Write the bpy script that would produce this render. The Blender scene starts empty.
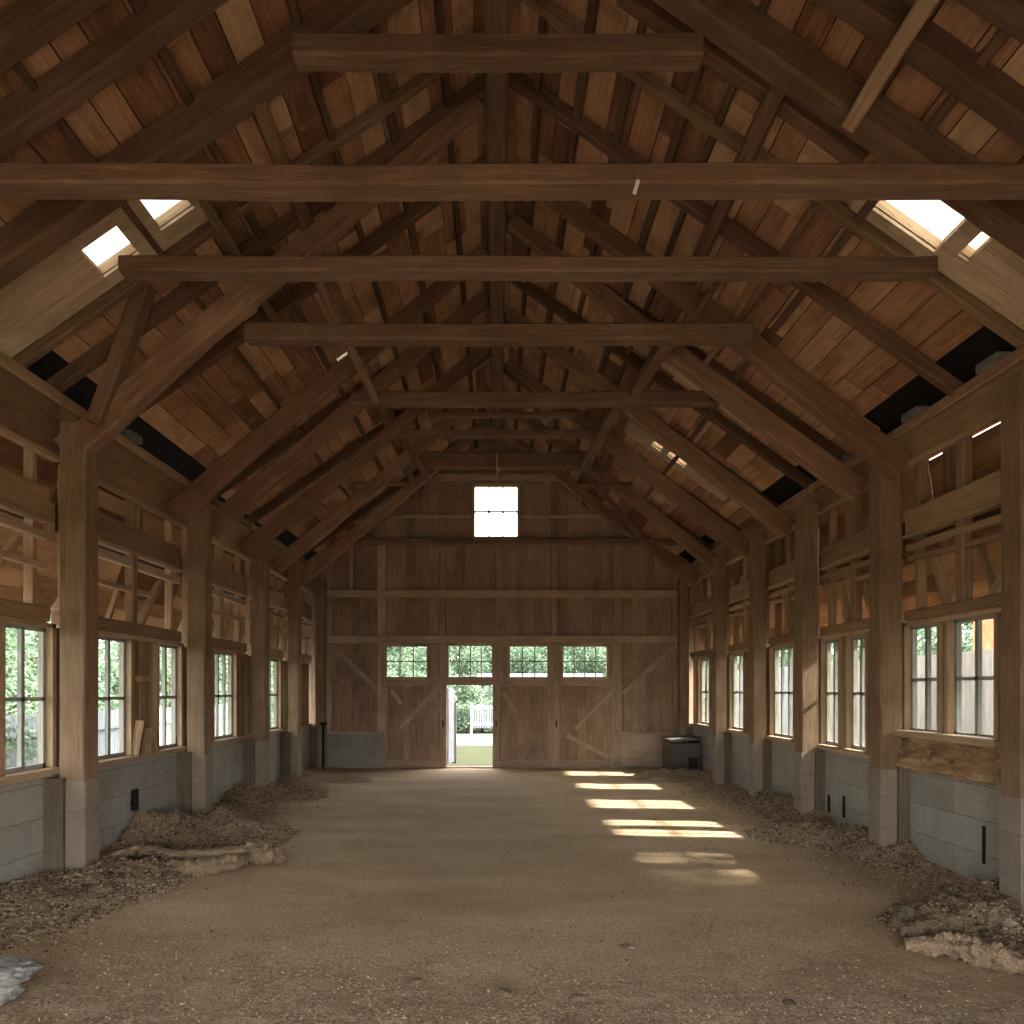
import bpy, math, random
import numpy as np
from mathutils import Vector, Matrix, noise
R = random.Random(7)
C = bpy.context.scene.collection
CX, HY, F, EYE = 497.0, 690.0, 700.0, 1.8

def U(px, py, d):                       # photograph pixel at distance d -> point of the place
    return Vector(((px-CX)*d/F, d, EYE+(HY-py)*d/F))
SL = 0.70
def roof_z(x): return 7.8-SL*abs(x)

# ------------------------------------------------------------------ materials
def new_mat(name):
    m = bpy.data.materials.new(name); m.use_nodes = True
    nt = m.node_tree; nt.nodes.clear()
    o = nt.nodes.new('ShaderNodeOutputMaterial'); b = nt.nodes.new('ShaderNodeBsdfPrincipled')
    nt.links.new(b.outputs[0], o.inputs[0])
    return m, nt, b, o
def nd(nt, t, **k):
    n = nt.nodes.new(t)
    for a, v in k.items():
        if a.startswith('i_'):
            n.inputs[a[2:].replace('_', ' ')].default_value = v
        else: setattr(n, a, v)
    return n
def ramp(nt, stops):
    r = nt.nodes.new('ShaderNodeValToRGB'); e = r.color_ramp.elements
    while len(e) < len(stops): e.new(0.5)
    for el, (p, c) in zip(e, stops):
        el.position = p; el.color = (*c, 1)
    return r
def mixc(nt, mode, fac, a, b):
    m = nt.nodes.new('ShaderNodeMix'); m.data_type = 'RGBA'; m.blend_type = mode
    for idx, v in ((0, fac), (6, a), (7, b)):
        if hasattr(v, 'is_linked') or hasattr(v, 'links'): nt.links.new(v, m.inputs[idx])
        else: m.inputs[idx].default_value = v if idx == 0 else (*v, 1)
    return m.outputs[2]
def math_(nt, op, a, b=None):
    m = nt.nodes.new('ShaderNodeMath'); m.operation = op
    for i, v in ((0, a), (1, b)):
        if v is None: continue
        if hasattr(v, 'links'): nt.links.new(v, m.inputs[i])
        else: m.inputs[i].default_value = v
    return m.outputs[0]

def wood(name, dark, mid, light, grain=1.0, rough=0.85, spread=0.9, stain=0.5, bump=0.35):
    """grain runs along the first component of the stored 'gv' vector; 'tint' shifts the board"""
    m, nt, b, o = new_mat(name); L = nt.links.new
    at = nd(nt, 'ShaderNodeAttribute', attribute_name='gv')
    mp = nd(nt, 'ShaderNodeMapping'); mp.inputs['Scale'].default_value = (0.9, 9, 9); L(at.outputs['Vector'], mp.inputs[0])
    n1 = nd(nt, 'ShaderNodeTexNoise', i_Scale=2.2, i_Detail=6.0, i_Roughness=0.65, i_Distortion=0.6); L(mp.outputs[0], n1.inputs['Vector'])
    mp2 = nd(nt, 'ShaderNodeMapping'); mp2.inputs['Scale'].default_value = (1.6, 60, 60); L(at.outputs['Vector'], mp2.inputs[0])
    n2 = nd(nt, 'ShaderNodeTexNoise', i_Scale=1.6, i_Detail=4.0, i_Roughness=0.6); L(mp2.outputs[0], n2.inputs['Vector'])
    n3 = nd(nt, 'ShaderNodeTexNoise', i_Scale=1.3, i_Detail=5.0, i_Roughness=0.7); L(at.outputs['Vector'], n3.inputs['Vector'])
    ti = nd(nt, 'ShaderNodeAttribute', attribute_name='tint')
    f = math_(nt, 'MULTIPLY_ADD', math_(nt, 'SUBTRACT', ti.outputs['Fac'], 0.5), spread)
    nt.nodes[-1].inputs[2].default_value = 0.0
    f = math_(nt, 'ADD', f, math_(nt, 'MULTIPLY', n1.outputs[0], 0.9*grain))
    f = math_(nt, 'ADD', f, 0.5-0.45*grain)
    r = ramp(nt, [(0.12, dark), (0.5, mid), (0.88, light)]); L(f, r.inputs[0])
    g = ramp(nt, [(0.3, (0.62, 0.6, 0.58)), (0.62, (1.08, 1.08, 1.08))]); L(n2.outputs[0], g.inputs[0])
    c = mixc(nt, 'MULTIPLY', 0.75, r.outputs[0], g.outputs[0])
    s = ramp(nt, [(0.36, (0.55, 0.5, 0.46)), (0.56, (1, 1, 1))]); L(n3.outputs[0], s.inputs[0])
    c = mixc(nt, 'MULTIPLY', stain, c, s.outputs[0])
    L(c, b.inputs['Base Color']); b.inputs['Roughness'].default_value = rough
    b.inputs['Specular IOR Level'].default_value = 0.25
    bp = nd(nt, 'ShaderNodeBump', i_Strength=bump, i_Distance=0.012); L(math_(nt, 'ADD', n2.outputs[0], n1.outputs[0]), bp.inputs['Height']); L(bp.outputs[0], b.inputs['Normal'])
    return m

M = {}
M['post'] = wood('post_wood', (0.14, 0.085, 0.05), (0.255, 0.165, 0.10), (0.37, 0.25, 0.155), grain=0.8, spread=0.35)
M['rafter'] = wood('rafter_wood', (0.12, 0.062, 0.036), (0.24, 0.135, 0.08), (0.42, 0.27, 0.17), grain=0.9, spread=0.5)
M['beam'] = wood('beam_wood', (0.09, 0.052, 0.033), (0.18, 0.11, 0.07), (0.31, 0.2, 0.13), grain=0.9, spread=0.5)
M['dark'] = wood('dark_rafter_wood', (0.07, 0.038, 0.024), (0.15, 0.088, 0.054), (0.27, 0.17, 0.105), grain=0.9, spread=0.5)
M['roof'] = wood('roof_board_wood', (0.22, 0.105, 0.058), (0.52, 0.29, 0.165), (0.70, 0.46, 0.28), grain=0.75, spread=0.85, stain=0.8)
M['pale'] = wood('skylit_plank_wood', (0.35, 0.25, 0.16), (0.55, 0.42, 0.29), (0.7, 0.57, 0.42), grain=0.7, spread=0.4, stain=0.4)  # pale base colour holds the skylight falling on these planks
M['wall'] = wood('wall_timber', (0.20, 0.125, 0.07), (0.37, 0.245, 0.145), (0.52, 0.37, 0.235), grain=0.7, spread=0.5, stain=0.45)
M['lath'] = wood('lath_timber', (0.26, 0.17, 0.10), (0.46, 0.32, 0.20), (0.62, 0.46, 0.31), grain=0.7, spread=0.5, stain=0.3)
M['back'] = wood('gable_board_wood', (0.17, 0.11, 0.075), (0.36, 0.245, 0.17), (0.50, 0.36, 0.26), grain=0.8, spread=0.38, stain=0.6)
M['backframe'] = wood('gable_frame_wood', (0.24, 0.17, 0.12), (0.42, 0.305, 0.22), (0.55, 0.42, 0.31), grain=0.8, spread=0.4, stain=0.5)
M['sheath'] = wood('sheathing_wood', (0.17, 0.08, 0.035), (0.40, 0.21, 0.10), (0.58, 0.34, 0.18), grain=0.6, spread=1.0, stain=0.6)
M['sash'] = wood('sash_paint', (0.24, 0.24, 0.22), (0.38, 0.38, 0.35), (0.5, 0.5, 0.46), grain=0.6, spread=0.3, stain=0.5)
M['fence'] = wood('fence_paint', (0.26, 0.27, 0.29), (0.33, 0.34, 0.36), (0.40, 0.41, 0.43), grain=0.4, spread=0.5, stain=0.3)
M['rough'] = wood('broken_board_wood', (0.12, 0.065, 0.03), (0.52, 0.34, 0.19), (0.75, 0.55, 0.36), grain=1.3, spread=0.8, stain=0.9, bump=1.0)
M['pilaster'] = wood('dark_pilaster', (0.10, 0.075, 0.055), (0.16, 0.125, 0.095), (0.22, 0.18, 0.14), grain=0.6, spread=0.3)  # plain dark brown tone for the pilaster strip
M['box'] = wood('weathered_box_wood', (0.08, 0.07, 0.06), (0.15, 0.13, 0.115), (0.24, 0.21, 0.185), grain=0.8, spread=0.6)

def concrete(name, c1, c2, mortar, bw, bh, axis='Y'):
    m, nt, b, o = new_mat(name); L = nt.links.new
    g = nd(nt, 'ShaderNodeNewGeometry'); sp = nd(nt, 'ShaderNodeSeparateXYZ'); L(g.outputs['Position'], sp.inputs[0])
    cb = nd(nt, 'ShaderNodeCombineXYZ'); L(sp.outputs[axis], cb.inputs[0]); L(sp.outputs['Z'], cb.inputs[1])
    br = nd(nt, 'ShaderNodeTexBrick', i_Scale=1.0); br.inputs['Brick Width'].default_value = bw; br.inputs['Row Height'].default_value = bh
    br.inputs['Mortar Size'].default_value = 0.006; br.inputs['Mortar Smooth'].default_value = 0.4
    br.inputs['Color1'].default_value = (*c1, 1); br.inputs['Color2'].default_value = (*c2, 1); br.inputs['Mortar'].default_value = (*mortar, 1)
    L(cb.outputs[0], br.inputs['Vector'])
    n = nd(nt, 'ShaderNodeTexNoise', i_Scale=2.3, i_Detail=8.0, i_Roughness=0.7); L(g.outputs['Position'], n.inputs['Vector'])
    r = ramp(nt, [(0.3, (0.72, 0.7, 0.68)), (0.65, (1.12, 1.12, 1.12))]); L(n.outputs[0], r.inputs[0])
    c = mixc(nt, 'MULTIPLY', 0.8, br.outputs['Color'], r.outputs[0])
    n2 = nd(nt, 'ShaderNodeTexNoise', i_Scale=40.0, i_Detail=4.0); L(g.outputs['Position'], n2.inputs['Vector'])
    c = mixc(nt, 'OVERLAY', 0.35, c, n2.outputs[0])
    # splashed dirt just above the ground (a stain of the wall itself)
    mr = nd(nt, 'ShaderNodeMapRange'); mr.inputs[1].default_value = 0.0; mr.inputs[2].default_value = 0.45; mr.inputs[3].default_value = 0.45; mr.inputs[4].default_value = 0.0
    L(math_(nt, 'ADD', sp.outputs['Z'], math_(nt, 'MULTIPLY', n.outputs[0], 0.25)), mr.inputs[0])
    c = mixc(nt, 'MIX', mr.outputs[0], c, (0.23, 0.185, 0.13))
    L(c, b.inputs['Base Color']); b.inputs['Roughness'].default_value = 0.92
    bp = nd(nt, 'ShaderNodeBump', i_Strength=0.5, i_Distance=0.01)
    L(math_(nt, 'ADD', math_(nt, 'MULTIPLY', br.outputs['Fac'], -0.8), math_(nt, 'MULTIPLY', n2.outputs[0], 0.4)), bp.inputs['Height']); L(bp.outputs[0], b.inputs['Normal'])
    return m
M['block'] = concrete('concrete_block', (0.29, 0.27, 0.24), (0.34, 0.315, 0.28), (0.20, 0.18, 0.155), 0.9, 0.31, 'Y')
M['blockx'] = concrete('concrete_block_end', (0.24, 0.225, 0.205), (0.28, 0.265, 0.24), (0.19, 0.175, 0.155), 0.9, 0.27, 'X')
M['pier'] = concrete('concrete_pier', (0.24, 0.19, 0.145), (0.27, 0.215, 0.165), (0.19, 0.155, 0.12), 3.0, 0.33, 'Y')

def ground(name, c1, c2, c3, bump=0.5, sc=1.0, strewn=False):
    m, nt, b, o = new_mat(name); L = nt.links.new
    g = nd(nt, 'ShaderNodeNewGeometry')
    mp = nd(nt, 'ShaderNodeMapping'); mp.inputs['Scale'].default_value = (0.5, 1.3, 1); L(g.outputs['Position'], mp.inputs[0])
    n1 = nd(nt, 'ShaderNodeTexNoise', i_Scale=1.1*sc, i_Detail=9.0, i_Roughness=0.68); L(mp.outputs[0], n1.inputs['Vector'])
    n2 = nd(nt, 'ShaderNodeTexNoise', i_Scale=48.0*sc, i_Detail=5.0, i_Roughness=0.75); L(g.outputs['Position'], n2.inputs['Vector'])
    v = nd(nt, 'ShaderNodeTexVoronoi', i_Scale=34.0*sc); L(g.outputs['Position'], v.inputs['Vector'])
    r = ramp(nt, [(0.3, c1), (0.52, c2), (0.72, c3)]); L(n1.outputs[0], r.inputs[0])
    q = ramp(nt, [(0.36, (0.38, 0.35, 0.32)), (0.5, (0.95, 0.95, 0.95)), (0.66, (1.35, 1.35, 1.35))]); L(n2.outputs[0], q.inputs[0])
    c = mixc(nt, 'MULTIPLY', 0.7, r.outputs[0], q.outputs[0])
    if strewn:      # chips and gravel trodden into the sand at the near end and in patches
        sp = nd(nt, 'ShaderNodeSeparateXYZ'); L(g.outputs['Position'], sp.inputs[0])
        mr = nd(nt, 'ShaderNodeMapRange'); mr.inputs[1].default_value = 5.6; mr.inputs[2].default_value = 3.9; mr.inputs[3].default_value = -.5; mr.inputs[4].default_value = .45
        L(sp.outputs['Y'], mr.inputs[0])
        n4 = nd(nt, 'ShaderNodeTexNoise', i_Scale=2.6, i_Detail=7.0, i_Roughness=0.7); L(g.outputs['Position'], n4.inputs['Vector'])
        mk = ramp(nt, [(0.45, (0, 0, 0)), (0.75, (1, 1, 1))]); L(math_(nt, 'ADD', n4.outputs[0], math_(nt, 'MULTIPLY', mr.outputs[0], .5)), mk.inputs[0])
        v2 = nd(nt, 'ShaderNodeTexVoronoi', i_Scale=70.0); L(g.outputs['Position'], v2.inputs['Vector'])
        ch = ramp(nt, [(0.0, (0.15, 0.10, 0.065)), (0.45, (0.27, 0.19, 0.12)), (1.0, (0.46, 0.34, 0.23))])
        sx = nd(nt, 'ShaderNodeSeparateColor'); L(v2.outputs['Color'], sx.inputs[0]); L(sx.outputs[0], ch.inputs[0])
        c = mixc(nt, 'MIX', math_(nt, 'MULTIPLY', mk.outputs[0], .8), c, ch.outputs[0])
    L(c, b.inputs['Base Color']); b.inputs['Roughness'].default_value = 0.95; b.inputs['Specular IOR Level'].default_value = 0.15
    bp = nd(nt, 'ShaderNodeBump', i_Strength=bump, i_Distance=0.02)
    L(math_(nt, 'ADD', n2.outputs[0], math_(nt, 'MULTIPLY', v.outputs['Distance'], 0.6)), bp.inputs['Height']); L(bp.outputs[0], b.inputs['Normal'])
    return m
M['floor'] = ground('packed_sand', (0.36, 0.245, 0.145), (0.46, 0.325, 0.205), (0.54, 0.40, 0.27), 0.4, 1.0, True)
M['gravel'] = ground('loose_gravel', (0.22, 0.155, 0.10), (0.36, 0.255, 0.165), (0.48, 0.355, 0.24), 1.0, 1.3)
M['lawn'] = ground('lawn', (0.024, 0.027, 0.009), (0.033, 0.037, 0.013), (0.045, 0.05, 0.02), 0.6)
M['road'] = ground('pale_road', (0.16, 0.155, 0.145), (0.19, 0.185, 0.17), (0.23, 0.225, 0.21), 0.2)
M['bounce_yard'] = ground('bounce_ground', (0.26, 0.21, 0.14), (0.32, 0.26, 0.18), (0.38, 0.31, 0.22), 0.2)  # tone set for the light it bounces into the barn

def plain(name, col, rough=0.8, metal=0.0, ns=6.0, amt=0.25):
    m, nt, b, o = new_mat(name); L = nt.links.new
    t = nd(nt, 'ShaderNodeTexCoord'); n = nd(nt, 'ShaderNodeTexNoise', i_Scale=ns, i_Detail=6.0); L(t.outputs['Object'], n.inputs['Vector'])
    r = ramp(nt, [(0.3, tuple(c*(1-amt) for c in col)), (0.7, tuple(min(1, c*(1+amt)) for c in col))]); L(n.outputs[0], r.inputs[0])
    L(r.outputs[0], b.inputs['Base Color']); b.inputs['Roughness'].default_value = rough; b.inputs['Metallic'].default_value = metal; b.inputs['Specular IOR Level'].default_value = .15
    bp = nd(nt, 'ShaderNodeBump', i_Strength=0.3, i_Distance=0.01); L(n.outputs[0], bp.inputs['Height']); L(bp.outputs[0], b.inputs['Normal'])
    return m
M['roofing'] = plain('roofing_felt', (0.014, 0.012, 0.011), 0.95)
M['stone'] = plain('dark_stone', (0.085, 0.066, 0.042), 0.95, ns=12, amt=0.5)
M['rubble'] = plain('grey_rubble', (0.2, 0.19, 0.175), 0.95, ns=10, amt=0.35)
M['soot'] = plain('black_metal', (0.012, 0.012, 0.012), 0.7)
M['grey'] = plain('grey_block', (0.21, 0.21, 0.205), 0.95)
M['cloth'] = plain('sand_crusted_cloth', (0.31, 0.225, 0.145), 0.95, ns=9, amt=0.35)
M['white'] = plain('white_plastic', (0.7, 0.68, 0.62), 0.5)
M['cord'] = plain('old_cord', (0.16, 0.13, 0.1), 0.9)
M['house'] = plain('pale_render', (0.62, 0.63, 0.6), 0.9)
M['orange'] = plain('orange_board', (0.55, 0.22, 0.11), 0.8)
M['bark'] = plain('bark', (0.16, 0.13, 0.10), 0.95, ns=14, amt=0.4)
def leaf_mat(name, a, b_):
    m, nt, b, o = new_mat(name); L = nt.links.new
    ti = nd(nt, 'ShaderNodeAttribute', attribute_name='tint'); r = ramp(nt, [(0.0, a), (1.0, b_)]); L(ti.outputs['Fac'], r.inputs[0])
    n = nt.nodes; n.remove(b)
    d = nd(nt, 'ShaderNodeBsdfDiffuse'); t = nd(nt, 'ShaderNodeBsdfTranslucent'); mx = nd(nt, 'ShaderNodeMixShader', i_Fac=0.45)
    L(r.outputs[0], d.inputs[0]); L(r.outputs[0], t.inputs[0]); L(d.outputs[0], mx.inputs[1]); L(t.outputs[0], mx.inputs[2]); L(mx.outputs[0], o.inputs[0])
    return m
M['leaf'] = leaf_mat('leaf', (0.09, 0.145, 0.085), (0.29, 0.37, 0.26))
def glass(name):
    m, nt, b, o = new_mat(name); L = nt.links.new; nt.nodes.remove(b)
    tr = nd(nt, 'ShaderNodeBsdfTransparent'); tr.inputs[0].default_value = (0.90, 0.93, 0.91, 1)
    gl = nd(nt, 'ShaderNodeBsdfGlossy'); gl.inputs['Roughness'].default_value = 0.03
    fr = nd(nt, 'ShaderNodeLayerWeight', i_Blend=0.25)
    mx = nd(nt, 'ShaderNodeMixShader'); L(math_(nt, 'ADD', math_(nt, 'MULTIPLY', math_(nt, 'POWER', fr.outputs['Facing'], 4.0), 0.35), 0.03), mx.inputs[0]); L(tr.outputs[0], mx.inputs[1]); L(gl.outputs[0], mx.inputs[2]); L(mx.outputs[0], o.inputs[0])
    return m
M['glass'] = glass('window_glass')
def frosted(name):
    m, nt, b, o = new_mat(name); L = nt.links.new; nt.nodes.remove(b)
    t = nd(nt, 'ShaderNodeBsdfTranslucent'); t.inputs[0].default_value = (.62, .62, .58, 1); d = nd(nt, 'ShaderNodeBsdfDiffuse'); d.inputs[0].default_value = (.5, .5, .47, 1)
    mx = nd(nt, 'ShaderNodeMixShader', i_Fac=.25); L(t.outputs[0], mx.inputs[1]); L(d.outputs[0], mx.inputs[2]); L(mx.outputs[0], o.inputs[0]); return m
M['frost'] = frosted('dusty_skylight_glass')

# ------------------------------------------------------------------ mesh helpers
class MB:
    def __init__(s): s.v = []; s.f = []; s.g = []; s.t = []; s.mi = []
    def add(s, verts, faces, gv, tint, mi=0):
        n = len(s.v); s.v += [tuple(p) for p in verts]; s.f += [tuple(n+i for i in q) for q in faces]
        s.g += [tuple(p) for p in gv]; s.t += [tint]*len(verts); s.mi += [mi]*len(faces); return s
    def bar(s, p0, p1, w, h, up=(0, 0, 1), tint=None, mi=0, jit=0.0, bow=0.0, ch=0.12, seg=None, taper=1.0):
        """timber from p0 to p1: w across, h along up; chamfered, slightly uneven along its length"""
        p0 = Vector(p0); p1 = Vector(p1); ax = p1-p0; L = ax.length
        if L < 1e-4: return s
        ax = ax/L; up = Vector(up); a = up.cross(ax)
        if a.length < 1e-3: a = Vector((1, 0, 0)).cross(ax)
        if a.length < 1e-3: a = Vector((0, 1, 0)).cross(ax)
        a.normalize(); b = ax.cross(a)
        n = seg if seg is not None else (max(1, int(L/0.4)) if jit > 0 or bow else 1)
        c = ch*min(w, h)
        sec = [(w/2-c, -h/2), (w/2, -h/2+c), (w/2, h/2-c), (w/2-c, h/2), (-w/2+c, h/2), (-w/2, h/2-c), (-w/2, -h/2+c), (-w/2+c, -h/2)] if ch > 0 else [(w/2, -h/2), (w/2, h/2), (-w/2, h/2), (-w/2, -h/2)]
        k = len(sec); r = Vector((R.random()*40, R.random()*40, R.random()*40)); vs = []; gs = []
        for i in range(n+1):
            u = i/n; q = p0+ax*(L*u); tp = 1+(taper-1)*u
            q = q + b*(bow*math.sin(math.pi*u))
            if jit > 0 and 0 < i < n: q = q + a*(noise.noise(r+Vector((u*L*0.7, 0, 0)))*jit*1.6) + b*(noise.noise(r+Vector((u*L*0.7, 9, 0)))*jit*1.6)
            for j, (x, y) in enumerate(sec):
                e = (1+jit*4*noise.noise(r+Vector((u*L*1.7, j*1.3, 3)))) if jit > 0 else 1.0
                vs.append(q + a*(x*tp*e) + b*(y*tp*e)); gs.append((u*L+r.x, x+r.y, y+r.z))
        fs = []
        for i in range(n):
            for j in range(k):
                j2 = (j+1) % k; fs.append((i*k+j, i*k+j2, (i+1)*k+j2, (i+1)*k+j))
        fs.append(tuple(reversed(range(k)))); fs.append(tuple(n*k+j for j in range(k)))
        return s.add(vs, fs, gs, R.random() if tint is None else tint, mi)
    def box(s, x0, x1, y0, y1, z0, z1, axis='x', tint=None, mi=0):
        cx, cy, cz = (x0+x1)/2, (y0+y1)/2, (z0+z1)/2
        if axis == 'x': return s.bar((x0, cy, cz), (x1, cy, cz), abs(y1-y0), abs(z1-z0), (0, 0, 1), tint, mi, ch=0)
        if axis == 'y': return s.bar((cx, y0, cz), (cx, y1, cz), abs(x1-x0), abs(z1-z0), (0, 0, 1), tint, mi, ch=0)
        return s.bar((cx, cy, z0), (cx, cy, z1), abs(x1-x0), abs(y1-y0), (0, 1, 0), tint, mi, ch=0)
    def build(s, name, mats, parent=None, loc=None):
        if loc is None:
            if parent is not None: loc = Vector((0, 0, 0))
            else:
                a = np.array(s.v); loc = Vector(((a[:, 0].min()+a[:, 0].max())/2, (a[:, 1].min()+a[:, 1].max())/2, a[:, 2].min()))
        loc = Vector(loc)
        off = loc if parent is None else parent.location
        me = bpy.data.meshes.new(name); me.from_pydata([(x-off[0], y-off[1], z-off[2]) for x, y, z in s.v], [], s.f)
        at = me.attributes.new('gv', 'FLOAT_VECTOR', 'POINT'); at.data.foreach_set('vector', np.array(s.g, dtype=np.float32).ravel())
        at = me.attributes.new('tint', 'FLOAT', 'POINT'); at.data.foreach_set('value', np.array(s.t, dtype=np.float32))
        mats = mats if isinstance(mats, (list, tuple)) else [mats]
        for m in mats: me.materials.append(m)
        me.polygons.foreach_set('material_index', s.mi)
        me.update()
        import bmesh
        bm = bmesh.new(); bm.from_mesh(me); bmesh.ops.recalc_face_normals(bm, faces=bm.faces); bm.to_mesh(me); bm.free()
        o = bpy.data.objects.new(name, me); C.objects.link(o)
        if parent is not None: o.parent = parent
        else: o.location = loc
        return o
def tag(o, label, cat, group=None, kind=None):
    o['label'] = label; o['category'] = cat
    if group: o['group'] = group
    if kind: o['kind'] = kind
    return o
def struct(o): o['kind'] = 'structure'; return o
def empty(name, loc):
    o = bpy.data.objects.new(name, None); C.objects.link(o); o.location = loc; return o
def timber(name, p0, p1, w, h, mat, label, cat, up=(0, 0, 1), jit=0.008, bow=0.0, tint=None, group=None, taper=1.0):
    o = MB().bar(p0, p1, w, h, up, tint, jit=jit, bow=bow, taper=taper).build(name, mat)
    return tag(o, label, cat, group)
ORD = ['nearest', 'second', 'third', 'fourth', 'fifth', 'sixth', 'seventh', 'eighth', 'ninth', 'tenth', 'eleventh', 'twelfth', 'thirteenth', 'fourteenth', 'fifteenth', 'sixteenth', 'seventeenth', 'eighteenth']

FW, FH = 3.4, 2.5  # half width and height of the front opening, sized for fill light
YF, YB = -0.8, 16.15                     # front end (open, behind the camera) and rear gable
SIDE = {-1: dict(post=3.97, face=4.20, n='left'), 1: dict(post=4.23, face=4.40, n='right')}

# ------------------------------------------------------------------ roof
SKY = {-1: [(5.70, 6.06, 3.12, 3.42), (5.62, 6.0, 2.62, 2.90), (9.45, 9.62, 1.98, 2.18)],
       1: [(5.16, 5.60, 2.98, 3.52), (5.22, 5.5, 3.64, 3.72), (9.0, 9.16, 2.58, 2.95), (11.6, 11.8, 2.62, 2.78), (11.58, 11.78, 2.88, 3.18)]}
def cells(a0, a1, b0, b1, holes):
    A = sorted({a0, a1, *[h[0] for h in holes], *[h[1] for h in holes]}); B = sorted({b0, b1, *[h[2] for h in holes], *[h[3] for h in holes]})
    A = [q for q in A if a0 <= q <= a1]; B = [q for q in B if b0 <= q <= b1]
    for i in range(len(A)-1):
        for j in range(len(B)-1):
            ca, cb = (A[i]+A[i+1])/2, (B[j]+B[j+1])/2
            if not any(h[0] < ca < h[1] and h[2] < cb < h[3] for h in holes): yield A[i], A[i+1], B[j], B[j+1]
for s in (-1, 1):
    mb = MB(); x = 0.0; holes = SKY[s]; nrm = Vector((s*SL, 0, 1)).normalized(); row = 0
    while x < 4.84:
        w = R.uniform(0.17, 0.26); x1 = min(4.87, x+w); y = YF-R.random()
        while y < YB+0.3:
            L_ = R.uniform(0.7, 2.3); y1 = min(y+L_, YB+0.35); t = min(1, max(0, R.gauss(0.47, 0.23)))
            lift = R.uniform(0, 0.014)
            for ya, yb, xa, xb in cells(max(y, YF-0.3)+0.003, y1-0.003, x+0.004, x1-0.004, [(h[0], h[1], h[2], h[3]) for h in holes]):
                if yb-ya < 0.01 or xb-xa < 0.004: continue
                if 4.0 < xa < 4.4 and noise.noise(Vector((ya*.9, s*7, 2))) > -.12: continue
                pa = Vector((s*xa, 0, roof_z(xa))); pb = Vector((s*xb, 0, roof_z(xb))); c = (pa+pb)/2 + nrm*(0.014+lift)
                mb.bar((c.x, ya, c.z), (c.x, yb, c.z), (pb-pa).length, 0.024, nrm, t, ch=0)
            y = y1
        x = x1
    struct(mb.build('ceiling_'+SIDE[s]['n'], M['roof'], loc=(0, 0, 0)))
    mb = MB()
    for ya, yb, xa, xb in cells(YF-0.4, YB+0.5, 0.0, 4.89, holes):
        pa = Vector((s*xa, 0, roof_z(xa))); pb = Vector((s*xb, 0, roof_z(xb))); c = (pa+pb)/2 + nrm*0.062
        mb.bar((c.x, ya, c.z), (c.x, yb, c.z), (pb-pa).length, 0.02, nrm, .5, ch=0)
    struct(mb.build('roof_cover_'+SIDE[s]['n'], M['roofing'], loc=(0, 0, 0)))
    names = {-1: ['bright skylight hole in the left roof nearest the pale planks lower end', 'bright skylight hole in the left roof just below the long second tie beam', 'small bright gap in the left roof above the fifth tie beam'],
             1: ['large bright skylight in the right roof under the long tie beam', 'narrow bright slot just below the large right skylight', 'thin bright slot high on the right roof beside a pale plank strip', 'short bright slot in the far right roof, upper of two in line', 'long bright slot in the far right roof, lower of two in line']}[s]
    for h, lab in zip(holes, names):
        c = Vector((s*(h[2]+h[3])/2, (h[0]+h[1])/2, roof_z((h[2]+h[3])/2)))
        e = empty('skylight', c); tag(e, lab, 'skylight')
        pa = Vector((s*h[2], 0, roof_z(h[2]))); pb = Vector((s*h[3], 0, roof_z(h[3]))); pm = (pa+pb)/2
        g = MB().bar((pm.x+nrm.x*.08, h[0]-.02, pm.z+nrm.z*.08), (pm.x+nrm.x*.08, h[1]+.02, pm.z+nrm.z*.08), (pb-pa).length+.04, 0.006, nrm, .5, ch=0).build('pane', M['frost'], e)
        f = MB()
        for q in (pa, pb): f.bar((q.x+nrm.x*.03, h[0]-.012, q.z+nrm.z*.03), (q.x+nrm.x*.03, h[1]+.012, q.z+nrm.z*.03), 0.014, 0.08, nrm, .6, ch=0)
        for yy in (h[0], h[1]): f.bar((pa.x+nrm.x*.03, yy, pa.z+nrm.z*.03), (pb.x+nrm.x*.03, yy, pb.z+nrm.z*.03), 0.014, 0.08, nrm, .6, ch=0)
        f.build('frame', M['lath'], e)
# plank strips under the roof boards, skylight put into their pale colour
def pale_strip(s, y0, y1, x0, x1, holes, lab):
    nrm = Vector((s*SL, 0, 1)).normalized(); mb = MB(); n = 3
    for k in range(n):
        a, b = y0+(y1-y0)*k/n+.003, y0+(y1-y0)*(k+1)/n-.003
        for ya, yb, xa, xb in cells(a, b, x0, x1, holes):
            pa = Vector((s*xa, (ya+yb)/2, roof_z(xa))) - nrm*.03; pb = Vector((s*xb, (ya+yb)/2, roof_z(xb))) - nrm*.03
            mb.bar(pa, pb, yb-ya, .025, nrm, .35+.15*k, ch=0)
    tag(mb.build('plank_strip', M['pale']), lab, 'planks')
pale_strip(-1, 5.56, 6.2, 2.55, 4.45, SKY[-1], 'skylit-coloured planks climbing the left roof with two skylight holes')
pale_strip(1, 5.12, 5.72, 2.90, 4.45, SKY[1], 'skylit-coloured planks running down the right roof below the large skylight')
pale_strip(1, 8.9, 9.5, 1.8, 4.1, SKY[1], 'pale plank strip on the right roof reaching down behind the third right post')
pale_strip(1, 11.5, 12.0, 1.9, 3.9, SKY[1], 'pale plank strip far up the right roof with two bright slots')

# ridge
timber('ridge_beam', (0, YF, 7.6), (0, YB, 7.6), 0.22, 0.24, M['beam'], 'long timber ridge beam along the top of the roof', 'beam', jit=0.004, tint=.7)

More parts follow.
